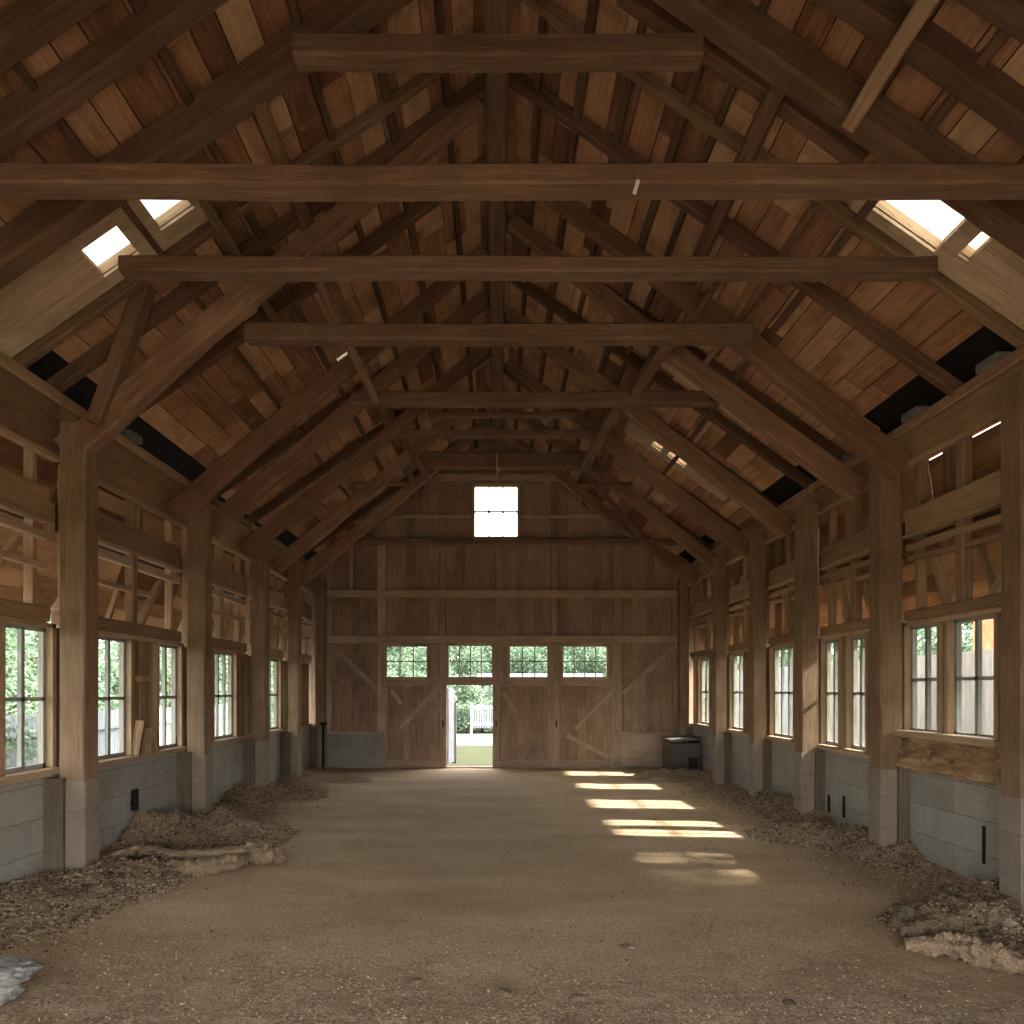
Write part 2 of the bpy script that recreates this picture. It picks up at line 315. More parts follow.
# principal rafters
LP = [6.62, 8.85, 9.85, 11.3, 12.8, 14.4]
RP = [7.42, 8.3, 10.3, 11.85, 13.5, 15.0]
def principal(s, d, k):
    foot = Vector((s*(3.88 if s < 0 else 4.12), d, 4.02 if s < 0 else 4.12)); top = Vector((0, d, 7.38)); ax = (top-foot).normalized()
    up = Vector((0, 1, 0)).cross(ax)*(1); up = up if up.z > 0 else -up
    w = .18 if k < 3 else .15; h = .27
    p0 = foot + up*(h/2) - ax*0.12; p1 = top + up*(h*.3) - ax*0.16
    timber('rafter', p0, p1, w, h, M['rafter'], f'{ORD[k]} heavy low-slung rafter of the {SIDE[s]["n"]} roof slope, from the camera', 'rafter', up=up, jit=0.014, bow=R.uniform(-.05, .03), tint=R.uniform(.35, .75), taper=.6)
for k, d in enumerate(LP): principal(-1, d, k)
for k, d in enumerate(RP): principal(1, d, k)
# common rafters directly under the boards
LC = [2.3, 3.3, 4.15, 4.55, 5.26, 6.28, 6.75, 7.75, 10.5, 12.1, 15.2]
RC = [2.2, 3.1, 3.93, 4.38, 4.92, 5.80, 6.65, 8.75, 9.75, 11.0, 12.7, 14.3]
for s, LST in ((-1, LC), (1, RC)):
    for k, d in enumerate(LST):
        n = Vector((s*SL, 0, 1)).normalized(); hh = .24 if k == 4 else (.1 if k == 5 else (.18 if k < 4 else .13)); ww = .2 if k == 4 else (.08 if k == 5 else (.15 if k < 4 else .10))
        a = Vector((s*4.75, d, roof_z(4.75))) - n*(hh/2+.004); b = Vector((s*.11, d, roof_z(.11))) - n*(hh/2+.004)
        timber('rafter', a, b, ww, hh, M['post'] if k == 5 else M['dark'], f'{ORD[k-2]} common rafter in view close under the {SIDE[s]["n"]} roof boards' if k > 1 else f'{["first", "second"][k]} common rafter overhead, {SIDE[s]["n"]} slope, out of view', 'rafter', up=n, jit=.01, tint=R.uniform(.2, .7))
# purlins and battens running the length of the roof
def lengthwise(s, x, y0, y1, w, h, low, mat, name, lab, tint=None):
    n = Vector((s*SL, 0, 1)).normalized(); q = Vector((s*x, 0, roof_z(x))) - n*low
    timber(name, (q.x, y0, q.z), (q.x, y1, q.z), w, h, mat, lab, 'purlin', up=n, jit=.008, tint=tint)
lengthwise(-1, 1.95, 5.3, YB, .12, .13, .23, M['rafter'], 'purlin', 'purlin along the left roof slope passing above the tie beam ends')
lengthwise(1, 2.15, 5.0, YB, .12, .13, .23, M['rafter'], 'purlin', 'purlin along the right roof slope passing above the tie beam ends')
lengthwise(1, 2.62, 3.97, 4.9, .11, .1, .25, M['lath'], 'purlin', 'short light brown purlin high at the upper right between dark rafters', .3)
lengthwise(-1, 2.55, 5.5, 7.6, .09, .08, .2, M['post'], 'purlin', 'short light purlin on the left roof beside the upper skylight hole')
lengthwise(1, 2.7, 5.7, 8.2, .07, .07, .2, M['post'], 'purlin', 'thin light purlin on the right roof left of the large skylight')
BL = {-1: [.5, 1.0, 1.5, 2.3, 3.0], 1: [.42, .78, 1.15, 1.6, 1.85, 3.0]}
for s in (-1, 1):
    for k, x in enumerate(BL[s]):
        lengthwise(s, x, 3.2 if x > 1.2 else 5.0, YB, .055+.02*(k % 2), .07, .04, M['dark'], 'batten', f'thin roof batten lengthwise under the {SIDE[s]["n"]} roof boards, {ORD[k].replace("nearest","first")} outward from the ridge', R.uniform(.3, .8))
# tie beams
TB = [(3.95, -240, 1260, 160, 181, .16, 'longest tie beam crossing the whole picture wall to wall'),
      (4.72, 292, 704, 30, 53, .16, 'high short collar beam at the top centre between the two nearest rafters'),
      (5.15, 118, 938, 254, 270, .15, 'tie beam just below the longest one, reaching both skylights'),
      (6.8, 244, 752, 321, 338, .17, 'tie beam third down from the longest, ends on the sloping rafters'),
      (9.0, 352, 716, 390, 403, .16, 'slim reddish tie beam above the middle of the barn'),
      (10.6, 432, 575, 411, 416, .1, 'very thin upper tie lath above the gable window'),
      (11.3, 396, 614, 429, 436, .14, 'thin far tie beam above the gable window'),
      (13.0, 404, 598, 451, 467, .16, 'wide grey farthest collar beam just above the gable window'),
      (14.4, 330, 690, 538, 544, .12, 'long thin low tie rail crossing in front of the rear gable')]
for d, a, b, t, bt, w, lab in TB:
    p0 = U(a, (t+bt)/2, d); p1 = U(b, (t+bt)/2, d); h = (bt-t)*d/F
    timber('tie_beam', p0+Vector((0, w/2, 0)), p1+Vector((0, w/2, 0)), w, h, M['beam'], lab, 'beam', jit=.008, tint=.55, bow=-.01)
# braces from post heads to the slopes
def brace(a, b, w, mat, lab, name='brace', jit=.008):
    v = (Vector(b)-Vector(a)).normalized(); up = Vector((0, 1, 0)).cross(v)
    timber(name, a, b, w, w*.8, mat, lab, 'brace', up=up if up.length > .1 else (0, 0, 1), jit=jit)
brace(U(96, 425, 6.55), U(152, 270, 6.55), .17, M['dark'], 'dark slanting brace standing on the nearest left post head')
brace(U(2, 262, 5.35), U(34, 190, 5.35), .16, M['dark'], 'dark brace at the far left edge under the longest tie beam')
brace(U(696, 375, 8.4), U(772, 282, 7.2), .08, M['post'], 'light crossing brace on the right roof above the fourth tie beam')
brace(U(722, 276, 7.1), U(690, 324, 7.1), .08, M['post'], 'short upright light brace over the right end of the fourth tie beam')
brace(U(317, 278, 6.9), U(375, 400, 9.0), .12, M['rafter'], 'short brace between the fourth and fifth tie beams at left')
brace(U(386, 405, 11.2), U(427, 478, 12.9), .12, M['rafter'], 'far left brace leaning down toward the gable window')
brace(U(672, 336, 7.6), U(632, 395, 9.1), .15, M['rafter'], 'thick brace between the fourth and fifth tie beams at right')
brace(U(620, 398, 9.4), U(584, 470, 12.8), .15, M['rafter'], 'far right brace leaning down toward the gable window')
brace(U(300, 545, 13.6), U(380, 486, 13.6), .09, M['post'], 'thin bent far left brace low beside the rear gable')
brace(U(585, 474, 13.5), U(668, 566, 13.5), .10, M['rafter'], 'thin far right brace running down beside the rear gable')
brace(U(420, 484, 13.2), U(352, 484, 13.2), .08, M['rafter'], 'short level tie at the far left rafters')
brace(U(580, 486, 13.2), U(632, 484, 13.2), .08, M['rafter'], 'short level tie at the far right rafters')
# gusset at the near right rafter joint
n_ = Vector((SL, 0, 1)).normalized()
timber('rafter', Vector((1.0, 5.22, roof_z(1.0)))-n_*.1, Vector((2.8, 5.22, roof_z(2.8)))-n_*.1, .12, .17, M['rafter'], 'short warm brown rafter falling right from the end of the high collar beam', 'rafter', up=n_, jit=.012, bow=.02)
# hanging bits
e = tag(empty('hanging_string', U(637, 192, 3.9)), 'short cord with a pale end hanging from the longest tie beam', 'string')
MB().bar(U(640, 170, 3.9), U(637, 183, 3.9), .008, .008, (0, 1, 0), .4, ch=0).build('thread', M['cord'], e)
MB().bar(U(638, 181, 3.9), U(634.5, 193, 3.9), .022, .022, (0, 1, 0), .4, ch=.2).build('weight', M['white'], e)
e = tag(empty('hanging_chain', U(497, 488, 13.0)), 'thin chain with a hook hanging above the gable window', 'chain')
MB().bar(U(497, 452, 12.95), U(497, 487, 12.95), .035, .035, (0, 1, 0), .4, jit=.01).build('chain', M['lath'], e)
MB().bar(U(497, 468, 12.93), U(500, 471, 12.93), .07, .05, (0, 1, 0), .4, ch=.2).build('hook', M['lath'], e)

# ------------------------------------------------------------------ side walls
POSTS = {-1: [3.95, 6.65, 9.35, 11.75, 13.74, 15.8], 1: [3.6, 5.6, 7.62, 9.56, 11.36, 13.3, 15.9]}
# windows: (y0, y1, z0, z1)
WIN = {-1: [(5.2, 5.82, 1.1, 2.36), (5.98, 6.56, 1.1, 2.36), (7.36, 7.97, 1.08, 2.36), (8.70, 9.25, 1.08, 2.36), (10.4, 11.2, 1.08, 2.36), (12.75, 13.5, 1.08, 2.36)],
       1: [(3.9, 4.5, 1.38, 2.46), (4.75, 5.35, 1.38, 2.46), (6.2, 6.78, 1.38, 2.46), (7.0, 7.50, 1.38, 2.46), (8.36, 8.74, 1.10, 2.44), (9.02, 9.44, 1.10, 2.44), (10.4, 11.2, 1.10, 2.44), (12.5, 13.15, 1.10, 2.44), (14.5, 15.2, 1.10, 2.44)]}
WLAB = iter(range(1, 60))
Z = {-1: dict(pt=4.62, pb=4.0, b2t=3.67, b2b=3.38, r3=3.21, r4=2.97, ht=2.57, hb=2.40),
     1: dict(pt=4.64, pb=4.2, b2t=3.71, b2b=3.44, r3=3.29, r4=3.15, ht=2.64, hb=2.50)}
for s in (-1, 1):
    S = SIDE[s]; z = Z[s]; n = S['n']; X = lambda v: s*v; fc = S['face']
    # concrete block wall
    mb = MB()
    prev = YF
    def X2(a, b): return (min(X(a), X(b)), max(X(a), X(b)))
    xa, xb = X2(fc, fc+.24)
    mb.box(xa, xb, YF, YB+.1, -.1, 1.0, 'y', .5)
    if s > 0:   # the cracks and slots seen in the right wall
        for (px, pt, pb, w) in ((829, 795, 812, .035), (844, 796, 818, .035), (984, 826, 864, .02)):
            d = F*fc/(px-CX); zt = EYE+(HY-pt)*d/F; zb = EYE+(HY-pb)*d/F
            mb.box(X(fc)-.004, X(fc)+.02, d-w, d+w, zb, zt, 'z', .5, 1)
    struct(mb.build('wall_'+n, [M['block'], M['soot']], loc=(X(fc), 8, 0)))
    # sill board
    for k in range(len(POSTS[s])-1):
        y0, y1 = POSTS[s][k]+.16, POSTS[s][k+1]-.16
        kb = k-(1 if s > 0 else 0); bayn = ORD[kb].replace('nearest', 'first') if kb >= 0 else 'out of view near'
        bay = f'{bayn} bay, {n} wall'
        zs = 1.0
        if not (s > 0 and k in (0, 1)):
            timber('sill_board', (X(fc+.02), y0, zs+.025), (X(fc+.02), y1, zs+.025), .2, .045, M['lath'], f'pale sill board on the concrete, {bay}', 'sill', jit=.004)
        xm = fc+.02
        def mem(nm, ya, yb, z0, z1, xin, xout, mat, lab, cat, jit=.006, tint=None, bow=0, skew=0):
            xc = (xin+xout)/2
            return timber(nm, (X(xc), ya, (z0+z1)/2), (X(xc), yb, (z0+z1)/2+skew), abs(xout-xin), z1-z0, mat, lab, cat, jit=jit, tint=tint, bow=bow)
        mem('wall_plate', y0-.155, y1+.155, z['pb'], z['pt']-.12, fc-.06, fc+.04, M['wall'], f'wide weathered plate board, {bay}', 'board', .004)
        mem('plate_cap', y0-.155, y1+.155, z['pt']-.115, z['pt'], fc-.08, fc+.05, M['wall'], f'narrow cap board along the top, {bay}', 'board', .004)
        mem('lath', y0-.1, y1+.08, z['pb']-.06, z['pb'], fc-.1, fc-.03, M['lath'], f'thin light lath under the plate board, {bay}', 'lath', .006)
        mem('rail_board', y0, y1, z['b2b'], z['b2t'], fc-.05, fc+.03, M['wall'], f'broad middle rail board, {bay}', 'board', .005)
        mem('lath', y0, y1, z['b2b']-.035, z['b2b']+.003, fc-.08, fc+.03, M['lath'], f'thin lath at the foot of the middle rail, {bay}', 'lath', .006)
        mem('rail_board', y0, y1, z['b2b']-.04, z['b2t']-.05, fc+.1, fc+.16, M['dark'], f'dark rear rail behind the middle board, {bay}', 'board', .005)
        mem('lath', y0, y1, z['r3']-.035, z['r3']+.035, fc-.04, fc+.03, M['lath'], f'upper open lath rail above windows, {bay}', 'lath', .01, bow=.012, skew=.02)
        mem('lath', y0, y1-(.7 if s < 0 and k in (1,) else 0), z['r4']-.028, z['r4']+.028, fc-.03, fc+.03, M['lath'], f'lower open lath rail above windows, {bay}', 'lath', .012, bow=-.015, skew=-.02 if s < 0 else .05)
        mem('window_header', y0, y1, z['hb']+.03, z['ht'], fc-.06, fc+.14, M['wall'], f'header beam over the windows, {bay}', 'beam', .004)
        mem('lath', y0, y1, z['hb']-.02, z['hb']+.028, fc-.03, fc+.12, M['lath'], f'light trim under the window header, {bay}', 'trim', .003)
        # stud in the middle of the bay, from header to plate
        ym = (y0+y1)/2 + (.05 if s < 0 else 0)
        timber('stud', (X(fc+.01), ym, z['ht']), (X(fc+.01), ym, z['pb']), .1, .12, M['wall'], f'short middle stud above the window header, {bay}', 'stud', up=(0, 1, 0), jit=.005)
        timber('stud', (X(fc+.06), y1-.1, z['ht']), (X(fc+.06), y1-.1, z['pb']), .09, .07, M['wall'], f'short far-end stud above the header, {bay}', 'stud', up=(0, 1, 0), jit=.005)
        timber('stud', (X(fc+.06), y0+.08, z['ht']), (X(fc+.06), y0+.08, z['pb']), .09, .07, M['wall'], f'short near-end stud above the header, {bay}', 'stud', up=(0, 1, 0), jit=.005)
        timber('stud', (X(fc+.16), ym+.45, z['b2t']-.1), (X(fc+.16), ym+.45, z['pb']+.05), .09, .09, M['wall'], f'stubby stud between rail and plate, {bay}', 'stud', up=(0, 1, 0), jit=.01)
        # diagonal struts
        for q, (ya, yb, za, zb, w) in enumerate([(y0+.05, y0+.62, z['ht'], z['r3'], .09), (ym-.28, ym-.03, z['ht'], z['r4'], .055), (ym+.06, ym+.42, z['ht'], z['r4']+.02, .06), (ym+.4, y1-.1, z['ht'], z['r3']-.02, .08)]):
            if s > 0: ya, yb = (ya, yb) if q % 2 else (yb, ya)
            where = ['at its near end', 'just before the middle stud', 'just past the middle stud', 'at its far end'][q]
            timber('strut', (X(fc+.12), ya, za), (X(fc+.12+.02*q), yb, zb), w, w, M['lath'], f'slanting strut {where}, {bay}', 'strut', jit=.02, bow=R.uniform(-.04, .04))
        # cladding between the windows
        wins = [w for w in WIN[s] if w[0] > POSTS[s][k] and w[1] < POSTS[s][k+1]]
        mb = MB(); edges = [POSTS[s][k]]+[q for w in wins for q in (w[0]-.07, w[1]+.07)]+[POSTS[s][k+1]]
        for i in range(0, len(edges), 2):
            a, b = edges[i], edges[i+1]; y = a
            while y < b-.005:
                ww = min(R.uniform(.09, .17), b-y)
                dx = R.uniform(0, .03)
                xa, xb = X2(fc+.03+dx, fc+.10)
                mb.box(xa, xb, y+.002, y+ww-.002, 1.02, z['hb']+.0, 'z')
                y += ww
        if wins and wins[0][2] > 1.2:
            for w in wins:
                xa, xb = X2(fc+.03, fc+.1); mb.box(xa, xb, w[0]-.07, w[1]+.07, 1.0, w[2]-.06, 'y')
        o = mb.build('wall_cladding', M['wall']); struct(o); o.name = f'wall_{n}_cladding'
    # outer skin of the eaves, seen through the open framing
    mb = MB(); xo = 5.3 if s < 0 else 4.98; zo = 2.72
    for row in range(9):
        for (ya, yb) in [(YF+1.7*q, YF+1.7*(q+1)) for q in range(11)]:
            f0, f1 = row/9, (row+1)/9
            if s > 0 and row == 0 and 5.9 < (ya+yb)/2 < 9.2: f0 = .055 if (ya+yb)/2 < 7.4 else .03
            xt, zt = 4.74, roof_z(4.74)-.08
            a = Vector((X(xt+(xo-xt)*f0), 0, zt+(zo-zt)*f0)); b = Vector((X(xt+(xo-xt)*f1), 0, zt+(zo-zt)*f1)); c = (a+b)/2
            nn = Vector((abs((b-a).z), 0, abs((b-a).x))).normalized(); nn.x *= s
            mb.bar((c.x, ya+.002, c.z), (c.x, min(yb, YB+.2)-.002, c.z), (b-a).length+.02, .022, Vector((nn.x, 0, nn.z+(.06 if row % 2 else 0))), ch=0)
    struct(mb.build(f'wall_{n}_eaves_skin', M['sheath'], loc=(0, 0, 0)))
    # near plain stretch of wall behind the camera's sides
    mb = MB(); y = YF
    while y < POSTS[s][0]-.18:
        xa, xb = X2(fc+.02, fc+.08); mb.box(xa, xb, y+.002, y+.2, 1.0, 4.72, 'z'); y += .204
    struct(mb.build(f'wall_{n}_near_boards', M['wall'], loc=(0, 0, 0)))
    # posts
    for k, d in enumerate(POSTS[s]):
        e = empty('post', (X(S['post']), d, 0)); w = .24 if k < 4 else .21
        labs = f'{ORD[k-1]} square timber post in view along the {n} wall, on a concrete foot' if k else f'square timber post of the {n} wall beside the camera, out of view'
        if k == len(POSTS[s])-1: labs = f'farthest timber post of the {n} wall in the rear corner'
        tag(e, labs, 'post')
        top = 4.3 if s < 0 else 4.32
        zc = .95
        MB().bar((X(S['post']), d, zc), (X(S['post']), d, top), w, w, (0, 1, 0), .5, jit=.005, ch=.06).build('shaft', M['post'], e)
        MB().bar((X(S['post']), d, -.08), (X(S['post']), d, zc), w+.015, w+.015, (0, 1, 0), .5, ch=.04).build('foot', M['pier'], e)
        MB().box(*X2(S['post']-.02, S['post']+w/2+.02), d+w/2, d+w/2+.07, .0, top-.25, 'z', .4).build('side_board', M['wall'], e)
        MB().box(*X2(S['post']+.05, fc+.01), d-w/2-.05, d-w/2+.02, .0, .98, 'z', .4).build('pilaster', M['pilaster'], e)
    # windows
    for (y0, y1, z0, z1) in WIN[s]:
        i = next(WLAB); e = empty(f'window_{i}', (X(fc+.06), (y0+y1)/2, z0)); e['kind'] = 'structure'
        ca = MB(); xi, xo2 = X2(fc-.02, fc+.12)
        for (a, b) in ((y0-.075, y0-.025), (y1+.025, y1+.075)): ca.box(xi, xo2, a, b, z0-.07, z1+.06, 'z', .5)
        ca.box(xi, xo2, y0-.075, y1+.075, z1+.02, z1+.065, 'y', .6); ca.box(*X2(fc-.07, fc+.12), y0-.08, y1+.08, z0-.075, z0-.03, 'y', .8)
        ca.build('window_frame', M['lath'], e)
        sa = MB(); xs, xt = X2(fc+.045, fc+.085)
        for (a, b) in ((y0-.03, y0+.012), (y1-.012, y1+.03)): sa.box(xs, xt, a, b, z0-.03, z1+.03, 'z', .5)
        for (a, b) in ((z0-.03, z0+.015), (z1-.015, z1+.03), ((z0+z1)/2-.03, (z0+z1)/2+.005)): sa.box(xs, xt, y0-.03, y1+.03, a, b, 'y', .5)
        nv = 2 if (y1-y0) < .78 else 3
        for j in range(1, nv): yy = y0+(y1-y0)*j/nv; sa.box(xs, xt, yy-.022, yy+.022, z0, z1, 'z', .35)
        sa.build('sash', M['sash'], e)
        MB().box(X(fc+.064), X(fc+.068), y0, y1, z0, z1, 'y', .5).build('pane', M['glass'], e)

# rough broken boarding under the nearest right windows
def rough_panel(y0, y1, lab):
    e = tag(empty('broken_board', (4.36, (y0+y1)/2, 1.0)), lab, 'board')
    n, m_ = 40, 10; mb = MB(); vs = []; gs = []; r = R.random()*30
    for i in range(n+1):
        for j in range(m_+1):
            y = y0+(y1-y0)*i/n; t = j/m_
            zz = .96+.34*t + .03*noise.noise(Vector((y*5, t*2, r))); bul = .12*math.sin(math.pi*min(1, t*1.1+.1))*(1-.4*t)
            x = 4.38-bul-.06*noise.noise(Vector((y*4, t*4, r+5)))-.03*noise.noise(Vector((y*13, t*9, r)))
            vs.append((x, y, zz)); gs.append((y+r, x, zz))
    k = m_+1; fs = [(i*k+j, (i+1)*k+j, (i+1)*k+j+1, i*k+j+1) for i in range(n) for j in range(m_)]
    b = len(vs); 
    for i in range(n+1):
        for j in range(m_+1):
            p = vs[i*k+j]; vs.append((4.42, p[1], p[2])); gs.append(gs[i*k+j])
    fs += [(b+i*k+j, b+i*k+j+1, b+(i+1)*k+j+1, b+(i+1)*k+j) for i in range(n) for j in range(m_)]
    rim = [i*k for i in range(n+1)]+[n*k+j for j in range(1, k)]+[i*k+m_ for i in range(n-1, -1, -1)]+[j for j in range(m_-1, 0, -1)]
    for q in range(len(rim)): a, c = rim[q], rim[(q+1) % len(rim)]; fs.append((a, c, c+b, a+b))
    mb.add(vs, fs, gs, .5); mb.build('torn_face', M['rough'], e)
    MB().bar((4.33, y0, 1.335), (4.33, y1, 1.335), .16, .07, (0, 0, 1), .7, jit=.012).build('top_rail', M['lath'], e)
rough_panel(5.98, 7.6, 'torn rough wooden boarding bulging below the nearest right window pair')
rough_panel(4.05, 5.6, 'torn rough wooden boarding in the right wall bay beside the camera')

# blocks lying on the plates in the dark eaves gap
for (y, s_, x, lab) in ((7.95, -1, 4.16, 'grey concrete block on the left wall plate beside the sloping rafter'), (7.45, -1, 4.14, 'small grey block wedged behind the nearest left post head'),
                     (8.8, 1, 4.36, 'grey block on the right wall plate in the second bay'), (7.3, 1, 4.36, 'grey block on the right plate just before the second post'), (6.15, 1, 4.36, 'grey block on the right wall plate near the closest visible post')):
    mb = MB().bar((s_*x, y-.13, 4.665), (s_*x, y+.12, 4.672), .15, .09, (0, 0, 1), .5, jit=.01)
    tag(mb.build('concrete_block', M['grey']), lab, 'block')

# ------------------------------------------------------------------ rear gable
def BX(px): return (px-CX)*YB/F
def BZ(py): return EYE+(HY-py)*YB/F
OPEN = [(BX(446), BX(493.5), -1, BZ(685)), (BX(447), BX(493.5), BZ(678), BZ(644)), (BX(473), BX(518), BZ(539), BZ(485)),
        (BX(382.5), BX(446), -1, BZ(641)), (BX(493.5), BX(553), -1, BZ(641)), (BX(553), BX(617), -1, BZ(641))]
mb = MB(); x = -4.5; cb = BZ(733)
while x < 4.7:
    w = R.uniform(.15, .25); x1 = min(4.75, x+w); t = min(1, max(0, R.gauss(.5, .22))); top = roof_z((x+x1)/2)+.1
    for xa, xb, za, zb in cells(x+.002, x1-.002, cb-.02, top, OPEN):
        if xb-xa < .004: continue
        mb.box(xa, xb, YB+R.uniform(0, .01), YB+.04, za, zb, 'z', t)
    x = x1
for xa, xb, za, zb in cells(-4.5, 4.75, -.1, cb, OPEN): mb.box(xa, xb, YB-.06, YB+.12, za, zb, 'x', .5, 1)
for xa, xb, za, zb in cells(-4.5, 4.75, cb-.02, 7.8, [OPEN[0], OPEN[1], OPEN[2], (OPEN[3][0]+.1, OPEN[3][1], -1, OPEN[3][3]-.1), (OPEN[4][0]-.01, OPEN[5][1]-.1, -1, OPEN[4][3]-.1)]):
    n_ = max(1, int((xb-xa)/.15))
    for q in range(n_):
        a_, b_ = xa+(xb-xa)*q/n_, xa+(xb-xa)*(q+1)/n_; zt_ = min(zb, roof_z((a_+b_)/2)+.1)
        if zt_ > za: mb.box(a_, b_, YB+.045, YB+.07, za, zt_, 'z', .3)
for sx_ in (-1, 1):
    for q in range(6): mb.box(sx_*(4.42+.16*q)-.08, sx_*(4.42+.16*q)+.08, YB+.05, YB+.08, 2.55, roof_z(4.42+.16*q)+.02 if q < 3 else 4.3, 'z', .4)
struct(mb.build('wall_back', [M['back'], M['blockx']], loc=(0, YB, 0)))
tag(MB().bar((BX(325), YB-.09, cb+.02), (BX(384), YB-.09, cb+.02), .1, .04, (0, 0, 1), .6, jit=.003).build('sill_board', M['backframe']), 'sill board over the low block base at the left of the rear gable', 'sill')
tag(MB().bar((BX(617), YB-.09, cb+.02), (BX(693), YB-.09, cb+.02), .1, .04, (0, 0, 1), .6, jit=.003).build('sill_board', M['backframe']), 'sill board over the low block base at the right of the rear gable', 'sill')
tag(MB().box(BX(617), BX(671), YB-.075, YB-.055, .05, cb-.01, 'x', .5).build('board_lining', M['backframe']), 'grey boarded lining at the low right of the rear gable', 'boards')
def bf(name, x0, y0, x1, y1, w, lab, cat, dep=.09, yo=0):       # framing timber on the rear gable, given by its ends as seen
    a = Vector((BX(x0), YB-dep/2-.002-yo, BZ(y0))); b = Vector((BX(x1), YB-dep/2-.002-yo, BZ(y1)))
    timber(name, a, b, dep, w, M['backframe'], lab, cat, up=Vector((0, 1, 0)).cross(b-a), jit=.005)
G = 'of the rear gable'
bf('rail_board', 325, 594, 690, 594, .17, f'upper middle rail {G} running its full width', 'rail')
bf('rail_board', 325, 639.5, 690, 639.5, .17, f'rail directly above the row of small windows {G}', 'rail', dep=.1)
bf('rail_board', 385, 516.5, 471, 516.5, .07, 'thin rail running left from the gable window', 'rail', dep=.05)
bf('rail_board', 521, 516.5, 605, 516.5, .07, 'thin rail running right from the gable window', 'rail', dep=.05)
bf('rail_board', 352, 541, 650, 541, .09, f'rail at the sill of the high gable window', 'rail', dep=.07)
bf('rail_board', 395, 478, 610, 478, .16, f'top rail {G} just below the far collar beam', 'rail', dep=.07)
for (px, y0, y1, w, lab) in ((382, 733, 541, .2, 'wide stud left of the rear door group'), (443, 640, 541, .13, 'stud above the left edge of the open doorway'), (499, 685, 541, .17, 'centre stud from the doorway up to the high gable window'), (554, 636, 541, .13, 'stud above the joint of the two right door leaves'),
                         (617, 766, 541, .2, 'wide stud right of the rear door group'), (330, 733, 560, .12, 'left corner stud'), (675, 733, 596, .12, 'right end stud beside the boarded lining'), (352, 594, 542, .08, 'thin stud above the upper rail at left'), (690, 765, 565, .14, 'right corner stud')):
    bf('stud', px, y0, px, y1, w, f'{lab} {G}' if 'rear' not in lab else lab+' on the gable wall', 'stud', dep=.075, yo=.0)
bf('brace', 337, 650, 388, 700, .13, f'diagonal brace at the left {G} falling toward the doors', 'brace', dep=.05)
bf('brace', 622, 694, 676, 645, .13, f'diagonal brace at the right {G} rising away from the doors', 'brace', dep=.05)
# window and transom of the gable
def gwin(num, px0, py0, px1, py1, cols, rows, parent=None, mat=None, yy=YB-.02):
    if parent is None:
        e = empty(f'window_{num}', ((BX(px0)+BX(px1))/2, YB, BZ(py1))); e['kind'] = 'structure'; nm = ('window_frame', 'muntin', 'pane')
    a, b, c, d = BX(px0), BX(px1), BZ(py1), BZ(py0)
    f = MB(); fw = .06
    f.box(a-fw, a, yy-.05, yy+.06, c-fw, d+fw, 'z', .6); f.box(b, b+fw, yy-.05, yy+.06, c-fw, d+fw, 'z', .6); f.box(a-fw, b+fw, yy-.05, yy+.06, d, d+fw, 'x', .7); f.box(a-fw, b+fw, yy-.06, yy+.06, c-fw, c, 'x', .7)
    m = MB(); mw = .02 if rows == 2 and cols == 3 and parent is None else .013
    for i in range(1, cols): q = a+(b-a)*i/cols; m.box(q-mw, q+mw, yy-.01, yy+.02, c, d, 'z', .9)
    for i in range(1, rows): q = c+(d-c)*i/rows; m.box(a, b, yy-.01, yy+.02, q-mw, q+mw, 'x', .9)
    g = MB().box(a, b, yy+.004, yy+.008, c, d, 'x', .5)
    if parent is None:
        f.build('window_frame', mat or M['backframe'], e); m.build('sash', M['sash'], e); g.build('pane', M['glass'], e); return e
    w = f.build('window', mat or M['backframe'], parent); m.parent = None if False else None
    for mbx, nmx, mt in ((m, 'muntins', M['sash']), (g, 'pane', M['glass'])):
        o = mbx.build(nmx, mt, parent); o.parent = w
    return w
gwin(next(WLAB), 475, 487, 517, 537, 3, 2, mat=M['lath'])
gwin(next(WLAB), 449, 646, 492, 677, 4, 2)
